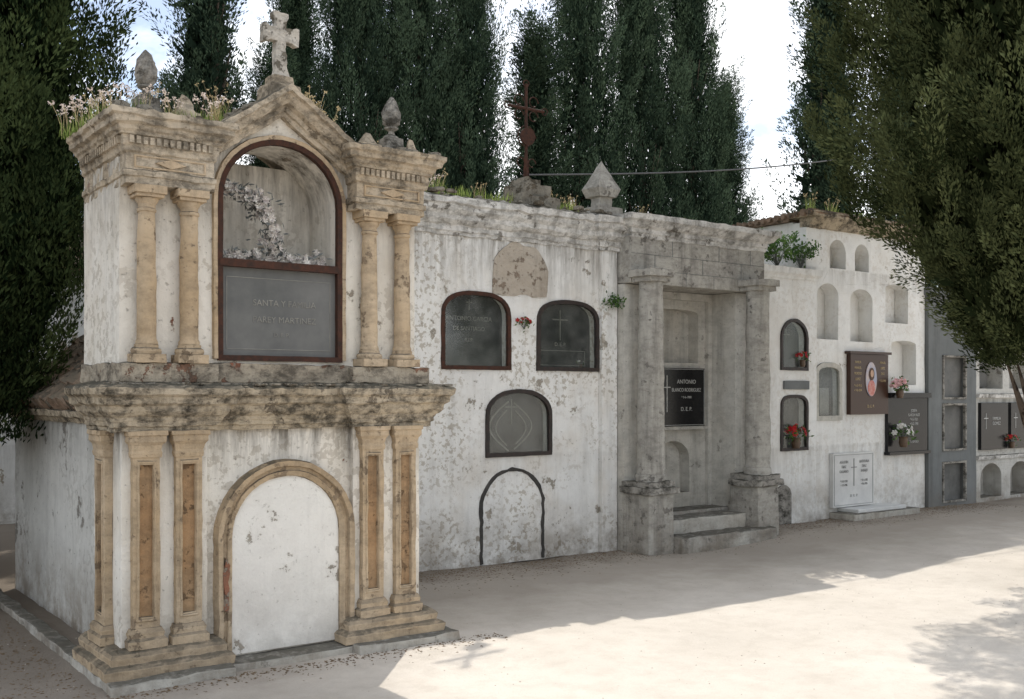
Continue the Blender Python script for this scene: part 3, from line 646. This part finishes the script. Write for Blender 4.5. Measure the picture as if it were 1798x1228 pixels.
# ------------------------------------------------------------------ WHITE LOW TOMB
wt=T('white_niche_tomb','whitewashed narrow tomb with two glazed arched niches','tomb',(9.85,8.4,.06))
n1=(9.76,10.24,1.87,2.46);n2=(9.76,10.24,.93,1.57)
b=MB(); b.prism([rect(9.245,10.42,0,3.0),arch(*n1,.22),arch(*n2,.14,18,3.)],7.96,8.2); b.out('front_wall','plaster_right',wt,rough=.006,rs=3,sub=.25)
b=MB(); b.box(9.245,10.30,8.202,9.3,0,3.0,.5); b.out('rear_block','plaster_right',wt)
b=MB(); b.plan([(9.26,8.3),(9.26,7.96),(10.42,7.96),(10.42,8.04)],[(-.2,2.93),(.015,2.93),(.02,2.96),(.05,2.99),(.06,3.06),(-.2,3.08)]); b.out('cornice','plaster_right',wt,rough=.008)
f,s_=niche(wt,*n1,.22,7.96,frame='blackiron',slab='greymarble',p=2.); cross_mark(s_,10,2.25,.2,8.079)
f,s_=niche(wt,*n2,.14,7.96,frame='blackiron',slab='greymarble',p=3.)
MB().box(9.80,10.25,7.93,7.958,1.64,1.74,1).out('name_plate','darkgrey',wt,bev=.004)
b=MB(); b.prism([arch(9.66,9.94,.06,.53,.14)],7.945,7.962); b.out('low_opening','greydark',wt,rough=.006)
# ------------------------------------------------------------------ TALL WHITE TOMB
ta=T('tall_niche_tomb','tall whitewashed tomb block with rows of arched niches','tomb',(11.5,8.8,.07))
tn=[(10.75,11.07,3.12,3.48),(11.25,11.55,3.12,3.46),(10.50,10.92,2.25,2.93),(11.16,11.62,2.24,2.90),(12.02,12.58,1.70,2.28),(11.9,12.4,2.5,3.0)]
wn=(10.47,10.97,1.27,1.96)
b=MB(); b.prism([rect(10.305,12.78,0,3.64)]+[arch(q[0],q[1],q[2],q[3],.16 if i<4 else .05) for i,q in enumerate(tn)]+[arch(*wn,.14,18,2.6)],8.02,8.22); b.out('front_wall','plaster_right',ta,rough=.006,rs=3,sub=.3)
b=MB(); b.box(10.305,12.78,8.222,9.42,0,3.66,.5); b.out('rear_block','plaster_right',ta)
b=MB(); b.box(10.25,12.84,7.87,8.24,3.70,3.76,.1); b.plan([(10.305,8.02),(12.8,8.02)],[(-.1,3.58),(.04,3.58),(.06,3.62),(.10,3.66),(.14,3.705),(-.1,3.705)]); b.out('eaves','tan_dark',ta,rough=.014,bev=.004)
b=MB(); b.box(10.25,12.84,8.242,9.48,3.66,3.72,.1)
for i in range(16): b.tube([(10.20,7.9+i*.1,3.745-.035*i*.1),(12.84,7.9+i*.1,3.745-.035*i*.1)],.038,6)
b.out('tiled_roof','tile',ta,rough=.014)
f,s_=niche(ta,*wn,.14,8.02,frame='lightstone',slab='greymarble',fw=.05,lines=[('R.I.P.',.72,.05)])
b=MB(); b.box(10.66,10.84,8.1,8.13,1.33,1.66,1); b.out('small_memorial','greyslab',s_)
bp=MB().box(11.08,11.86,7.955,8.015,1.33,2.08,1).out('brown_plaque','browngranite',ta)
b=MB(); b.box(11.04,11.90,7.93,8.016,2.083,2.115,1); b.out('plaque_cap','browngranite',ta)
def oval(cx,cz,rx,rz,y0,y1,mat,name,par):
    return MB().prism([[(cx+rx*math.cos(a),cz+rz*math.sin(a)) for a in np.linspace(0,2*pi,28)[:-1]]],y0,y1).out(name,mat,par)
ox=11.49
op_=oval(ox,1.77,.115,.215,7.945,7.954,'halo','portrait_medallion',bp)
oval(ox,1.66,.075,.10,7.941,7.944,'robe','painted_robe',op_); oval(ox,1.835,.055,.08,7.938,7.940,'hair','painted_hair',op_); oval(ox,1.84,.032,.046,7.934,7.937,'skin','painted_face',op_)
for i,(s,z_) in enumerate((('FAMILIA',1.98),('MANUEL',1.91),('MORENO',1.84),('LOPEZ',1.77),('* 6-3-1912',1.69),('+ 9-8-1974',1.63))): text(bp,s,11.225,z_,.045,7.954,'gold',sx=.78,wt=0)
for i,(s,z_) in enumerate((('MANUEL',1.98),('LOPEZ',1.91),('DIAZ',1.84),('* 2-5-1940',1.75))): text(bp,s,11.74,z_,.042,7.954,'gold',sx=.72,wt=0)
text(bp,'D. E. P.',11.49,1.43,.05,7.954,'gold',wt=0)
kp=MB().box(11.88,12.76,7.97,8.015,.84,1.53,1).out('black_plaque','blackgranite',ta)
text(kp,'JOSEFA\nGARCIA RUIZ\n* 4-5-1921\n+ 8-2-1990',12.45,1.28,.05,7.969,'letters_silver',sx=.85,wt=0); text(kp,'TU ESPOSO',12.45,.96,.04,7.969,'letters_silver',wt=0)
MB().box(11.86,12.78,7.92,8.015,1.535,1.60,1).out('plaque_cap','blackgranite',ta); MB().box(11.86,12.78,7.93,8.015,.80,.838,1).out('plaque_sill','blackgranite',ta)
wp=MB().box(10.74,11.56,7.96,8.015,.20,.86,1).out('white_marble_plaque','marble',ta)
MB().elev(rect(10.76,11.54,.22,.84),[(0,7.961),(0,7.957),(.006,7.957),(.006,7.961)],closed=True,seg=1).out('plaque_border','letters_dark',wp)
text(wp,'AGUSTIN\nDIAZ\nGALIANO',10.95,.69,.05,7.959,'letters_dark',sx=.8,wt=0); text(wp,'ANTOLINA\nDIAZ\nRABAJO',11.36,.69,.05,7.959,'letters_dark',sx=.8,wt=0)
text(wp,'* 15-8-1904\n+ 3-2-1986',10.95,.49,.04,7.959,'letters_dark',sx=.75,wt=0); text(wp,'* 22-3-1907\n+ 9-6-1991',11.36,.49,.04,7.959,'letters_dark',sx=.75,wt=0)
text(wp,'D.  E.  P.',11.15,.33,.045,7.959,'letters_dark',wt=0); cross_mark(wp,11.15,.62,.34,7.959,'letters_dark',.012,.16)
MB().box(10.74,12.1,7.66,8.015,.0,.145,.1).out('marble_kerb','lightstone',ta,rough=.005,bev=.006); MB().box(10.9,11.9,7.72,8.01,.147,.19,.1).out('kerb_top','marble',ta,rough=.003,bev=.006)
# ------------------------------------------------------------------ GREY + LAST TOMBS
gr=T('grey_niche_tomb','plain grey cement tomb with three stacked niches','tomb',(13.4,8.8,.07))
gn=[(13.12,13.68,1.52,2.10),(13.12,13.68,.82,1.45),(13.12,13.68,.12,.66)]
b=MB(); b.prism([rect(12.79,13.96,0,2.9)]+[rect(*q) for q in gn],7.97,8.2); b.out('front_wall','darkgrey',gr,rough=.003,sub=.3)
MB().box(12.79,13.96,8.202,11,0,2.9,.5).out('rear_block','darkgrey',gr); MB().box(12.76,13.99,7.9,8.2,2.905,3.0,.2).out('coping','darkgrey',gr)
for q in gn: niche(gr,*q,0,7.97,frame='greydark',slab='greymarble',fw=.02,glass=False,depth=.06)
la=T('stacked_niche_wall','long weathered white wall of stacked burial niches with black plaques','tomb',(16,8.8,.07))
cols=[14.06+i*.80 for i in range(9)]; hs=[]
for x in cols: hs+=[arch(x,x+.62,1.66,2.2,.06),arch(x+.03,x+.59,.12,.60,.2)]
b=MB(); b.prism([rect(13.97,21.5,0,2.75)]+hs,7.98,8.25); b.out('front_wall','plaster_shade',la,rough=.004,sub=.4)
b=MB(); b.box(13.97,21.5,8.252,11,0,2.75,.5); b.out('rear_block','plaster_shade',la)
MB().plan([(13.98,7.98),(21.5,7.98)],[(-.1,2.70),(.05,2.72),(.1,2.80),(-.1,2.85)]).out('cornice','cornice_mid',la,rough=.006); MB().plan([(13.98,7.98),(21.5,7.98)],[(-.02,1.53),(.04,1.53),(.05,1.58),(-.02,1.59)]).out('string_course','cornice_mid',la,rough=.006); MB().plan([(13.98,7.98),(21.5,7.98)],[(-.02,.66),(.03,.66),(.04,.71),(-.02,.72)]).out('string_course','cornice_mid',la,rough=.006)
for i,x in enumerate(cols[:6]):
    q=MB().box(x-.04,x+.68,7.93,7.978,.80,1.46,1).out('black_plaque','blackgranite',la,bev=.004)
    text(q,['FAMILIA\nGOMEZ','FAMILIA\nSANZ','FAMILIA\nMARTIN','R. I. P.','D. E. P.','FAMILIA\nRUIZ'][i],x+.36,1.2,.06,7.929,'letters_silver',wt=0)
    cross_mark(q,x+.08,1.2,.22,7.929,'letters_silver',.01,.25)
    if i%2==0: MB().box(x+.06,x+.56,8.18,8.24,1.68,2.1,1).out('grey_plaque','greymarble',la)
# distant shed
sh=T('garden_shed','small distant whitewashed shed with clay tiled roof','building',(3.6,15,0))
MB().box(2.6,5.0,14,16,0,3.1).out('shed_wall','plaster_right',sh,rough=.004)
b=MB(); b.add([(2.4,13.8,3.1),(5.2,13.8,3.1),(5.2,15,3.8),(2.4,15,3.8),(2.4,16.2,3.1),(5.2,16.2,3.1)],[(0,1,2,3),(3,2,5,4),(0,3,4),(1,5,2)])
for i in range(14): b.tube([(2.45+i*.2,13.75,3.13),(2.45+i*.2,15,3.83)],.08,8)
b.out('shed_roof','tile',sh,rough=.01)
cb=MB(); pts=[]
for k in range(31):
    t_=k/30; pts.append((6.24+8.3*t_,8.25+.3*t_,3.74+1.62*t_-.16*math.sin(pi*t_)))
cb.tube(pts,.009,6); o=cb.out('overhead_cable','wire'); o["label"]="thin grey overhead cable strung from the iron cross"; o["category"]="cable"

# ------------------------------------------------------------------ PLANTS
def blades(n,spread,h,wd,lean=.5,rs=None):
    V=[];F=[];Tn=[]
    for i in range(n):
        a=rng.uniform(0,2*pi); r=spread*math.sqrt(rng.uniform()); x,y=r*math.cos(a),r*math.sin(a)
        hh=h*rng.uniform(.4,1.1); d=rng.uniform(0,2*pi); ln=lean*rng.uniform(.2,1.2)*hh; w_=wd*rng.uniform(.6,1.3)
        px,py=-math.sin(d)*w_,math.cos(d)*w_; b=len(V); tt=rng.uniform()
        for k in range(4):
            t_=k/3; cx=x+math.cos(d)*ln*t_*t_; cy=y+math.sin(d)*ln*t_*t_; cz=hh*(t_-.12*t_*t_)-.01; ww=(1-t_*.85)
            V+=[(cx-px*ww,cy-py*ww,cz),(cx+px*ww,cy+py*ww,cz)]; Tn+=[tt,tt]
        for k in range(3): F.append((b+2*k,b+2*k+1,b+2*k+3,b+2*k+2))
    return V,F,Tn
def heads(n,spread,h,sz,lean=.4):
    V=[];F=[];Tn=[];HV=[];HF=[];HT=[]
    for i in range(n):
        a=rng.uniform(0,2*pi); r=spread*math.sqrt(rng.uniform()); x,y=r*math.cos(a),r*math.sin(a); hh=h*rng.uniform(.6,1.1); d=rng.uniform(0,2*pi); ln=lean*hh*rng.uniform(.2,1)
        b=len(V)
        for k in range(4):
            t_=k/3; cx=x+math.cos(d)*ln*t_*t_; cy=y+math.sin(d)*ln*t_*t_; V+=[(cx-.0012,cy,hh*t_),(cx+.0012,cy+.001,hh*t_)]; Tn+=[.6,.6]
        for k in range(3): F.append((b+2*k,b+2*k+1,b+2*k+3,b+2*k+2))
        for q in range(10):
            b=len(HV); c=np.array([cx,cy,hh])+rng.normal(0,sz*.4,3); s_=sz*rng.uniform(.25,.5)
            u=rng.normal(0,1,3); u/=np.linalg.norm(u); v=np.cross(u,rng.normal(0,1,3)); v/=np.linalg.norm(v)
            HV+=[tuple(c-u*s_),tuple(c-v*s_*.5),tuple(c+u*s_),tuple(c+v*s_*.5)]; HF.append((b,b+1,b+2,b+3)); tt=rng.uniform(); HT+=[tt]*4
    return (V,F,Tn),(HV,HF,HT)
def mk(name,d,mat,parent):
    V,F,Tn=d; return mesh_np(name,np.array(V),np.array(F),mat,np.array(Tn),parent)
PR=[]
for k in range(4):
    e=T('weed_clump','x','plant',(0,0,0)); 
    mk('grass_blade',blades([60,50,80,60][k],[.08,.06,.10,.05][k],[.12,.18,.07,.22][k],.0032),['weed','weed','weed','straw'][k],e)["kind"]="stuff"
    if k!=2:
        a,b_=heads([12,8,0,12][k],[.09,.06,0,.06][k],[.17,.24,0,.28][k],[.026,.018,0,.016][k]); mk('flower_stem',a,'straw',e)["kind"]="stuff"; mk('seed_head',b_,['seed','straw','seed','straw'][k],e)["kind"]="stuff"
    PR.append(e)
LB=['green grass tuft with pale pink seed heads on a roof','tall green weeds with dry tips rooted in the coping','low bright green grass tuft growing on the cornice','dry straw coloured grass stalks on the tomb roof']
first=[0,0,0,0]
def put(k,x,y,z,s=1.):
    src=PR[k]
    if not first[k]: first[k]=1; e=src
    else:
        e=src.copy(); COL.objects.link(e)
        for ch in src.children:
            c_=ch.copy(); COL.objects.link(c_); c_.parent=e; c_.matrix_parent_inverse=Matrix.Identity(4)
    e.location=(x,y,z); e.scale=(s,s,s); e.rotation_euler=(0,0,random.uniform(0,6.28)); e["label"]=LB[k]; e["category"]="plant"; e["group"]="weeds growing on the tomb roofs"
for (k,x,y,z,s) in [(0,1.64,6.62,3.13,1.1),(0,1.66,6.42,3.13,1),(1,1.68,6.25,3.13,.8),(0,1.69,6.05,3.13,.9),(0,1.8,5.9,3.13,.9),(3,1.95,6.2,3.13,.9),(0,2.0,5.92,3.13,.8),(2,2.12,5.9,3.13,1.),(0,2.22,5.95,3.13,1),(3,2.3,6.1,3.2,.8),(1,2.4,6.2,3.25,.7),
    (3,2.95,6.1,3.25,.9),(1,3.05,6.1,3.2,.8),(3,3.1,6.3,3.15,1.1),(1,3.55,6.2,3.13,.7),(3,3.65,6.4,3.13,.7),
    (1,4.9,8.05,3.4,1.0),(0,5.02,8.0,3.4,.8),(1,5.15,8.1,3.4,1.1),(2,5.3,8.0,3.4,1.3),(2,5.75,8.0,3.4,1.5),(1,5.6,8.1,3.4,.8),(1,6.45,8.1,3.4,.9),(2,6.6,8.0,3.4,1.3),(3,6.75,8.1,3.4,.6),(1,6.7,8.2,3.4,.8),
    (3,7.7,8.1,3.4,.6),(2,8.1,7.9,3.4,.9),(1,10.35,8.0,3.77,1),(1,10.9,8.1,3.77,1.1),(2,11.3,8.0,3.77,2),(2,10.95,8.1,3.77,1.4)]: put(k,x,y,z,s)
def leafy(name,label,loc,n,rad,h,mat,size,droop=0.):
    e=T(name,label,'plant',loc); V=[];F=[];Tn=[]
    b=MB()
    for i in range(n):
        a=rng.uniform(0,2*pi); r=rad*rng.uniform(.2,1); tip=(loc[0]+r*math.cos(a),loc[1]+r*math.sin(a)*.7,loc[2]+h*rng.uniform(.3,1)-droop*r)
        mid=(loc[0]+.4*r*math.cos(a),loc[1]+.3*r*math.sin(a),loc[2]+.6*(tip[2]-loc[2])+.03)
        b.tube([loc,mid,tip],[.004,.003,.0015],4)
        for q in range(22):
            t_=rng.uniform(.25,1); c=np.array(mid)*(1-t_)+np.array(tip)*t_+rng.normal(0,size*.8,3); u=rng.normal(0,1,3)+np.array([0,0,.4]); u/=np.linalg.norm(u); v=np.cross(u,rng.normal(0,1,3)); v/=np.linalg.norm(v); s_=size*rng.uniform(.6,1.2); bb=len(V)
            V+=[tuple(c),tuple(c+u*s_*.5+v*s_*.3),tuple(c+u*s_),tuple(c+u*s_*.5-v*s_*.3)]; F.append((bb,bb+1,bb+2,bb+3)); tt=rng.uniform(); Tn+=[tt]*4
    b.out('plant_stem','dryleaf',e,stuff=True); mk('plant_leaves',(V,F,Tn),mat,e)["kind"]="stuff"
leafy('wild_bush','leafy green bush growing on top of the white tomb',(9.75,8.0,3.06),34,.38,.42,'fern',.045)
leafy('wild_bush','low leafy green bush on the white tomb cornice',(10.15,7.98,3.06),24,.3,.30,'fern',.04)
leafy('wall_fern','small green fern rooted in the joint beside the column',(7.12,7.9,2.48),12,.16,.08,'fern',.035,.4)
def bouquet(name,label,loc,n,rad,petal,vase=True,leaf='fern',cat='flowers',hz=.7):
    e=T(name,label,cat,loc); b=MB(); st=MB(); LV=[];LF=[];LT=[]
    for i in range(n):
        d=Vector(rng.normal(0,1,3)); d.normalize(); c=Vector(loc)+Vector((d.x*rad,d.y*rad*.6,abs(d.z)*rad*hz+rad*.7))
        ax=(d+Vector((0,-.8,.4))).normalized(); u=ax.orthogonal().normalized(); w_=ax.cross(u); R=rad*.30
        for ring,(rr,lift,np_) in enumerate(((R,.1,6),(R*.65,.35,5),(R*.35,.5,4))):
            for k in range(np_):
                a=2*pi*k/np_+ring*.5; o1=u*math.cos(a)+w_*math.sin(a); o2=u*math.cos(a+.45)+w_*math.sin(a+.45); o3=u*math.cos(a-.45)+w_*math.sin(a-.45)
                b.add([c,c+o2*rr*.7+ax*R*lift*.6,c+o1*rr+ax*R*lift,c+o3*rr*.7+ax*R*lift*.6],[(0,1,2,3)])
        st.tube([Vector(loc)+Vector((0,0,rad*.2)),c],.0025,4)
        for q in range(5):
            cc=np.array(c)+rng.normal(0,rad*.25,3)-np.array([0,0,rad*.3]); uu=rng.normal(0,1,3); uu/=np.linalg.norm(uu); vv=np.cross(uu,rng.normal(0,1,3)); vv/=np.linalg.norm(vv); s_=rad*.4; bb=len(LV)
            LV+=[tuple(cc),tuple(cc+uu*s_*.5+vv*s_*.22),tuple(cc+uu*s_),tuple(cc+uu*s_*.5-vv*s_*.22)]; LF.append((bb,bb+1,bb+2,bb+3)); LT+=[rng.uniform()]*4
    b.out('blossom',petal,e,stuff=True); st.out('flower_stem','dryleaf',e,stuff=True); mk('leaves',(LV,LF,LT),leaf,e)["kind"]="stuff"
    if vase: MB().lathe(loc[0],loc[1],[(rad*.28,loc[2]-rad*.5),(rad*.4,loc[2]-rad*.1),(rad*.34,loc[2]+rad*.2),(rad*.42,loc[2]+rad*.4)],14).out('vase','vase',e,smooth=True)
bouquet('red_flowers','small bunch of red artificial flowers fixed between two niches',(6.02,7.95,2.19),12,.085,'red',False)
bouquet('red_flowers','red and white flowers inside the lower glazed niche',(10.0,7.93,1.02),16,.14,'red')
bouquet('red_flowers','small red flowers inside the upper glazed niche',(10.12,7.93,1.95),7,.09,'red')
bouquet('pink_flowers','pink and white bouquet in a holder beside the brown plaque',(11.97,7.86,1.60),18,.13,'pink')
bouquet('white_flowers','white bouquet in a brown vase before the black plaque',(12.05,7.86,.98),16,.15,'white')
bouquet('red_flowers','red and pink flowers by a dark plaque on the niche wall',(14.75,7.88,.86),8,.1,'red')
bouquet('white_flowers','small vase of white flowers in a burial niche',(6.82,8.06,1.87),4,.04,'white')
wr=T('dried_wreath','faded cream artificial flower garland slumped in the mausoleum niche','wreath',(2.7,6.15,2.38))
b=MB(); LV=[];LF=[]; pts=[]
for i in range(170):
    t_=rng.uniform()
    if i<95:
        u_=t_; x=2.36+.32*math.sin(u_*pi*.5); z=2.82-.01*u_-.37*u_**2.4; sd=.014+.022*u_
        x+=rng.normal(0,sd); z+=rng.normal(0,sd)
    else: x=rng.uniform(2.32,3.02); z=2.40+abs(rng.normal(0,.028)); 
    pts.append((x,6.08+rng.normal(0,.03),z))
for c in pts:
    c=Vector(c); R=.027*rng.uniform(.7,1.3); ax=Vector((rng.normal(0,.4),-1,rng.normal(0,.4))).normalized(); u=ax.orthogonal().normalized(); w_=ax.cross(u)
    for k in range(7):
        a=2*pi*k/7; o1=u*math.cos(a)+w_*math.sin(a); o2=u*math.cos(a+.4)+w_*math.sin(a+.4); o3=u*math.cos(a-.4)+w_*math.sin(a-.4)
        b.add([c,c+o2*R*.7+ax*.004,c+o1*R+ax*.012,c+o3*R*.7+ax*.004],[(0,1,2,3)])
    for q in range(3):
        cc=c+Vector(rng.normal(0,.024,3))+Vector((0,.02,0)); uu=Vector(rng.normal(0,1,3)).normalized(); vv=uu.orthogonal().normalized(); s_=.05
        bb=len(LV); LV+=[tuple(cc),tuple(cc+uu*s_*.5+vv*s_*.2),tuple(cc+uu*s_),tuple(cc+uu*s_*.5-vv*s_*.2)]; LF.append((bb,bb+1,bb+2,bb+3))
b.out('faded_blossom','dry',wr,stuff=True); mesh_np('faded_leaves',np.array(LV),np.array(LF),'dryleaf',None,wr)["kind"]="stuff"

# ------------------------------------------------------------------ TREES
def crown(seed,H0,H1,prof,ncl,per,L,R,ls,lw,up=.8,wob=.25,core=0,shell=.45):
    r=np.random.default_rng(seed)
    z=H0+(H1-H0)*r.uniform(0,1,ncl); a=r.uniform(0,2*pi,ncl)
    pr=np.array([prof((q-H0)/(H1-H0)) for q in z])
    lump=1+wob*np.array([noise.noise(Vector((math.cos(x)*1.3+seed,math.sin(x)*1.3,zz*.7))) for x,zz in zip(a,z)])*2
    rad=pr*lump*(r.uniform(0.15,1,ncl)**shell)
    C=np.stack([rad*np.cos(a),rad*np.sin(a),z],1)
    out_=np.stack([np.cos(a),np.sin(a),np.zeros(ncl)],1)
    AX=out_*(1-up)*r.uniform(.4,1.6,(ncl,1))+np.array([0,0,1.])*up+r.normal(0,.18,(ncl,3)); AX/=np.linalg.norm(AX,axis=1,keepdims=True)
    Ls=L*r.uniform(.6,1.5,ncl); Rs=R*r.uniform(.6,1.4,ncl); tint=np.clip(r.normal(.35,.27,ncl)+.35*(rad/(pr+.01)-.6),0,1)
    t_=r.uniform(0,1,(ncl,per)); rr=Rs[:,None]*np.sqrt(r.uniform(0,1,(ncl,per)))*(np.sin(np.clip(t_*.85+.12,0,1)*pi)**.7)
    ph=r.uniform(0,2*pi,(ncl,per))
    U=np.cross(AX,np.array([.3,.9,.2])); U/=np.linalg.norm(U,axis=1,keepdims=True); W=np.cross(AX,U)
    rd=U[:,None]*np.cos(ph)[...,None]+W[:,None]*np.sin(ph)[...,None]
    Pn=C[:,None]+AX[:,None]*(t_*Ls[:,None])[...,None]+rd*rr[...,None]
    D=AX[:,None]*1.0+rd*.4+r.normal(0,.28,(ncl,per,3)); D/=np.linalg.norm(D,axis=2,keepdims=True)
    S=np.cross(D,r.normal(0,1,(ncl,per,3))); S/=np.linalg.norm(S,axis=2,keepdims=True)
    l=ls*r.uniform(.6,1.4,(ncl,per,1)); w_=lw*r.uniform(.6,1.4,(ncl,per,1))
    q=np.stack([Pn,Pn+D*l*.45+S*w_,Pn+D*l,Pn+D*l*.5-S*w_],2).reshape(-1,3)
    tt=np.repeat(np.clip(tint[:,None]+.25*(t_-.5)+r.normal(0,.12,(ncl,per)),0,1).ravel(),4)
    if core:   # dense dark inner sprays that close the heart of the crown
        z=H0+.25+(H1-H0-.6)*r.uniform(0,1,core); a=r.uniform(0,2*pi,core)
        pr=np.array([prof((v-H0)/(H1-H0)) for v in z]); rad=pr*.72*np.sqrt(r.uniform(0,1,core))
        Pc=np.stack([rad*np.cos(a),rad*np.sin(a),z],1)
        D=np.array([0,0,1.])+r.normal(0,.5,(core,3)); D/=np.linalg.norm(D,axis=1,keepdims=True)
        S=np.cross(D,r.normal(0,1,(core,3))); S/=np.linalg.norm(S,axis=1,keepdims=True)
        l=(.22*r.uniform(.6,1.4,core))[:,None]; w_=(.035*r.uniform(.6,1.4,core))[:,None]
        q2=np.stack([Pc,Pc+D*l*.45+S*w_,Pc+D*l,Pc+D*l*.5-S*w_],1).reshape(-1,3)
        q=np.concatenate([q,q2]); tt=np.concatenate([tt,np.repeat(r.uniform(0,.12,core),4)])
    return q,np.arange(len(q)).reshape(-1,4),tt
def trunk_mesh(seed,H,r0,limbs,prof,H0,H1,lean=(0,0)):
    r=random.Random(seed); b=MB(); n=10; pts=[];rd=[]
    for i in range(n+1):
        t_=i/n; pts.append((lean[0]*t_+.06*math.sin(t_*5+seed),lean[1]*t_+.05*math.cos(t_*4+seed)-.05,H*t_)); rd.append(r0*(1-.85*t_)*(1.25 if i==0 else 1))
    b.tube(pts,rd,10)
    for k in range(limbs):
        t_=r.uniform(.12,.85); z=H*t_; i=int(t_*n); p=Vector(pts[i]); a=r.uniform(0,2*pi); R_=max(.1,prof(max(0,min(1,(z-H0)/(H1-H0)))))*.6
        e=p+Vector((math.cos(a)*R_,math.sin(a)*R_,.7+R_*.7)); m=p.lerp(e,.5)+Vector((math.cos(a)*.12*R_,math.sin(a)*.12*R_,-.1))
        b.tube([p,m,e],[rd[i]*.4,rd[i]*.25,.008],6)
    return b
def cyp_prof(rmax): return lambda u: rmax*(min(1,(u+.04)*5)**.7)*(1-max(0,(u-.25)/.75)**1.6*.92)
protoT=[]
for k,(rm,H,ncl) in enumerate([(.78,11,760),(.40,10.5,380),(.95,10.5,880)]):
    pf=cyp_prof(rm)
    e=T('cypress_tree','x','tree',(0,0,0)); trunk_mesh(k,H*.9,.15,26,pf,1,H).out('trunk','bark',e)
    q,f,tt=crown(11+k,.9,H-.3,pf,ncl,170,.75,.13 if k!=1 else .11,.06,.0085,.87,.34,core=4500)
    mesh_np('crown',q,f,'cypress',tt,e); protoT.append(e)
TL=['tall dense dark green cypress behind the tombs','slender columnar dark green cypress against the sky','broad dark green cypress with feathery outline behind the tombs']
used=[0,0,0]
def tree(k,x,y,s=1.,sz=1.):
    src=protoT[k]
    if not used[k]: used[k]=1; e=src
    else:
        e=src.copy(); COL.objects.link(e)
        for ch in src.children:
            c_=ch.copy(); COL.objects.link(c_); c_.parent=e; c_.matrix_parent_inverse=Matrix.Identity(4)
    e.location=(x,y,0); e.scale=(s,s,sz); e.rotation_euler=(0,0,random.uniform(0,6.28)); e["label"]=TL[k]; e["category"]="tree"; e["group"]="cypresses behind the tombs"
for a in [(1,5.25,14.2,1.15,.98),(0,6.25,14.2,.8,.58),(0,5.6,16.5,.9,.58),(2,7.6,14.2,.85,1.0),(0,8.6,14.2,.9,1.02),(0,9.45,14.0,.85,.98),(1,10.85,14.0,1.3,.74),(0,7.9,17,1,.80),(0,12.15,14.3,.95,1.05),(2,13.5,14.3,.9,1.05),(0,14.75,14.2,1.,1.0),(0,15.9,14.4,.9,.70),(0,11.3,17,1.1,.72),
          (1,18.7,14.0,1.75,1.25),(0,20.7,13.5,1.,1.0),(0,22.6,12.8,1,1),(0,16.9,15.0,.9,.42),(0,4.6,19,.9,.5),(2,19.2,19,1.2,.42),(0,1.2,11.6,1.,.8),(2,-.4,11.8,1.,.9)]: tree(*a)
def near_tree(name,label,x,y,pf,H0,H1,ncl,per,L,R,ls,lw,up,seed,r0,lean=(0,0),wob=.25,limbs=24,core=0,shell=.45,mat='cypress_near',cat='tree'):
    e=T(name,label,cat,(x,y,0)); b=trunk_mesh(seed,H1*.9,r0,limbs,pf,H0,H1,lean)
    for i,v in enumerate(b.v): b.v[i]=v+Vector((x,y,0))
    b.out('trunk','bark',e)
    q,f,tt=crown(seed,H0,H1,pf,ncl,per,L,R,ls,lw,up,wob,core,shell); q=q+np.array([x,y,0])
    mesh_np('crown',q,f,mat,tt,e)
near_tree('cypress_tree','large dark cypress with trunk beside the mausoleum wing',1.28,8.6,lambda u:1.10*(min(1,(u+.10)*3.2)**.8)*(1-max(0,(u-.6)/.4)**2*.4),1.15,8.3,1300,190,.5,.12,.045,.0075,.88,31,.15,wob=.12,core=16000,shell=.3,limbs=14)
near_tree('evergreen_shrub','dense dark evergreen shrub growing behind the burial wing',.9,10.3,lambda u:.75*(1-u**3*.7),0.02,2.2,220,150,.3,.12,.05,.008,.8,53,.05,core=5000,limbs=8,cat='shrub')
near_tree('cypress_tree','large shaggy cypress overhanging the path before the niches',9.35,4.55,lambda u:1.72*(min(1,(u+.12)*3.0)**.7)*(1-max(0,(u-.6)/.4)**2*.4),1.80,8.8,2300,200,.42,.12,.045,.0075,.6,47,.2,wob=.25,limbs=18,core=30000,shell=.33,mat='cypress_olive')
print('objects',len(bpy.data.objects))
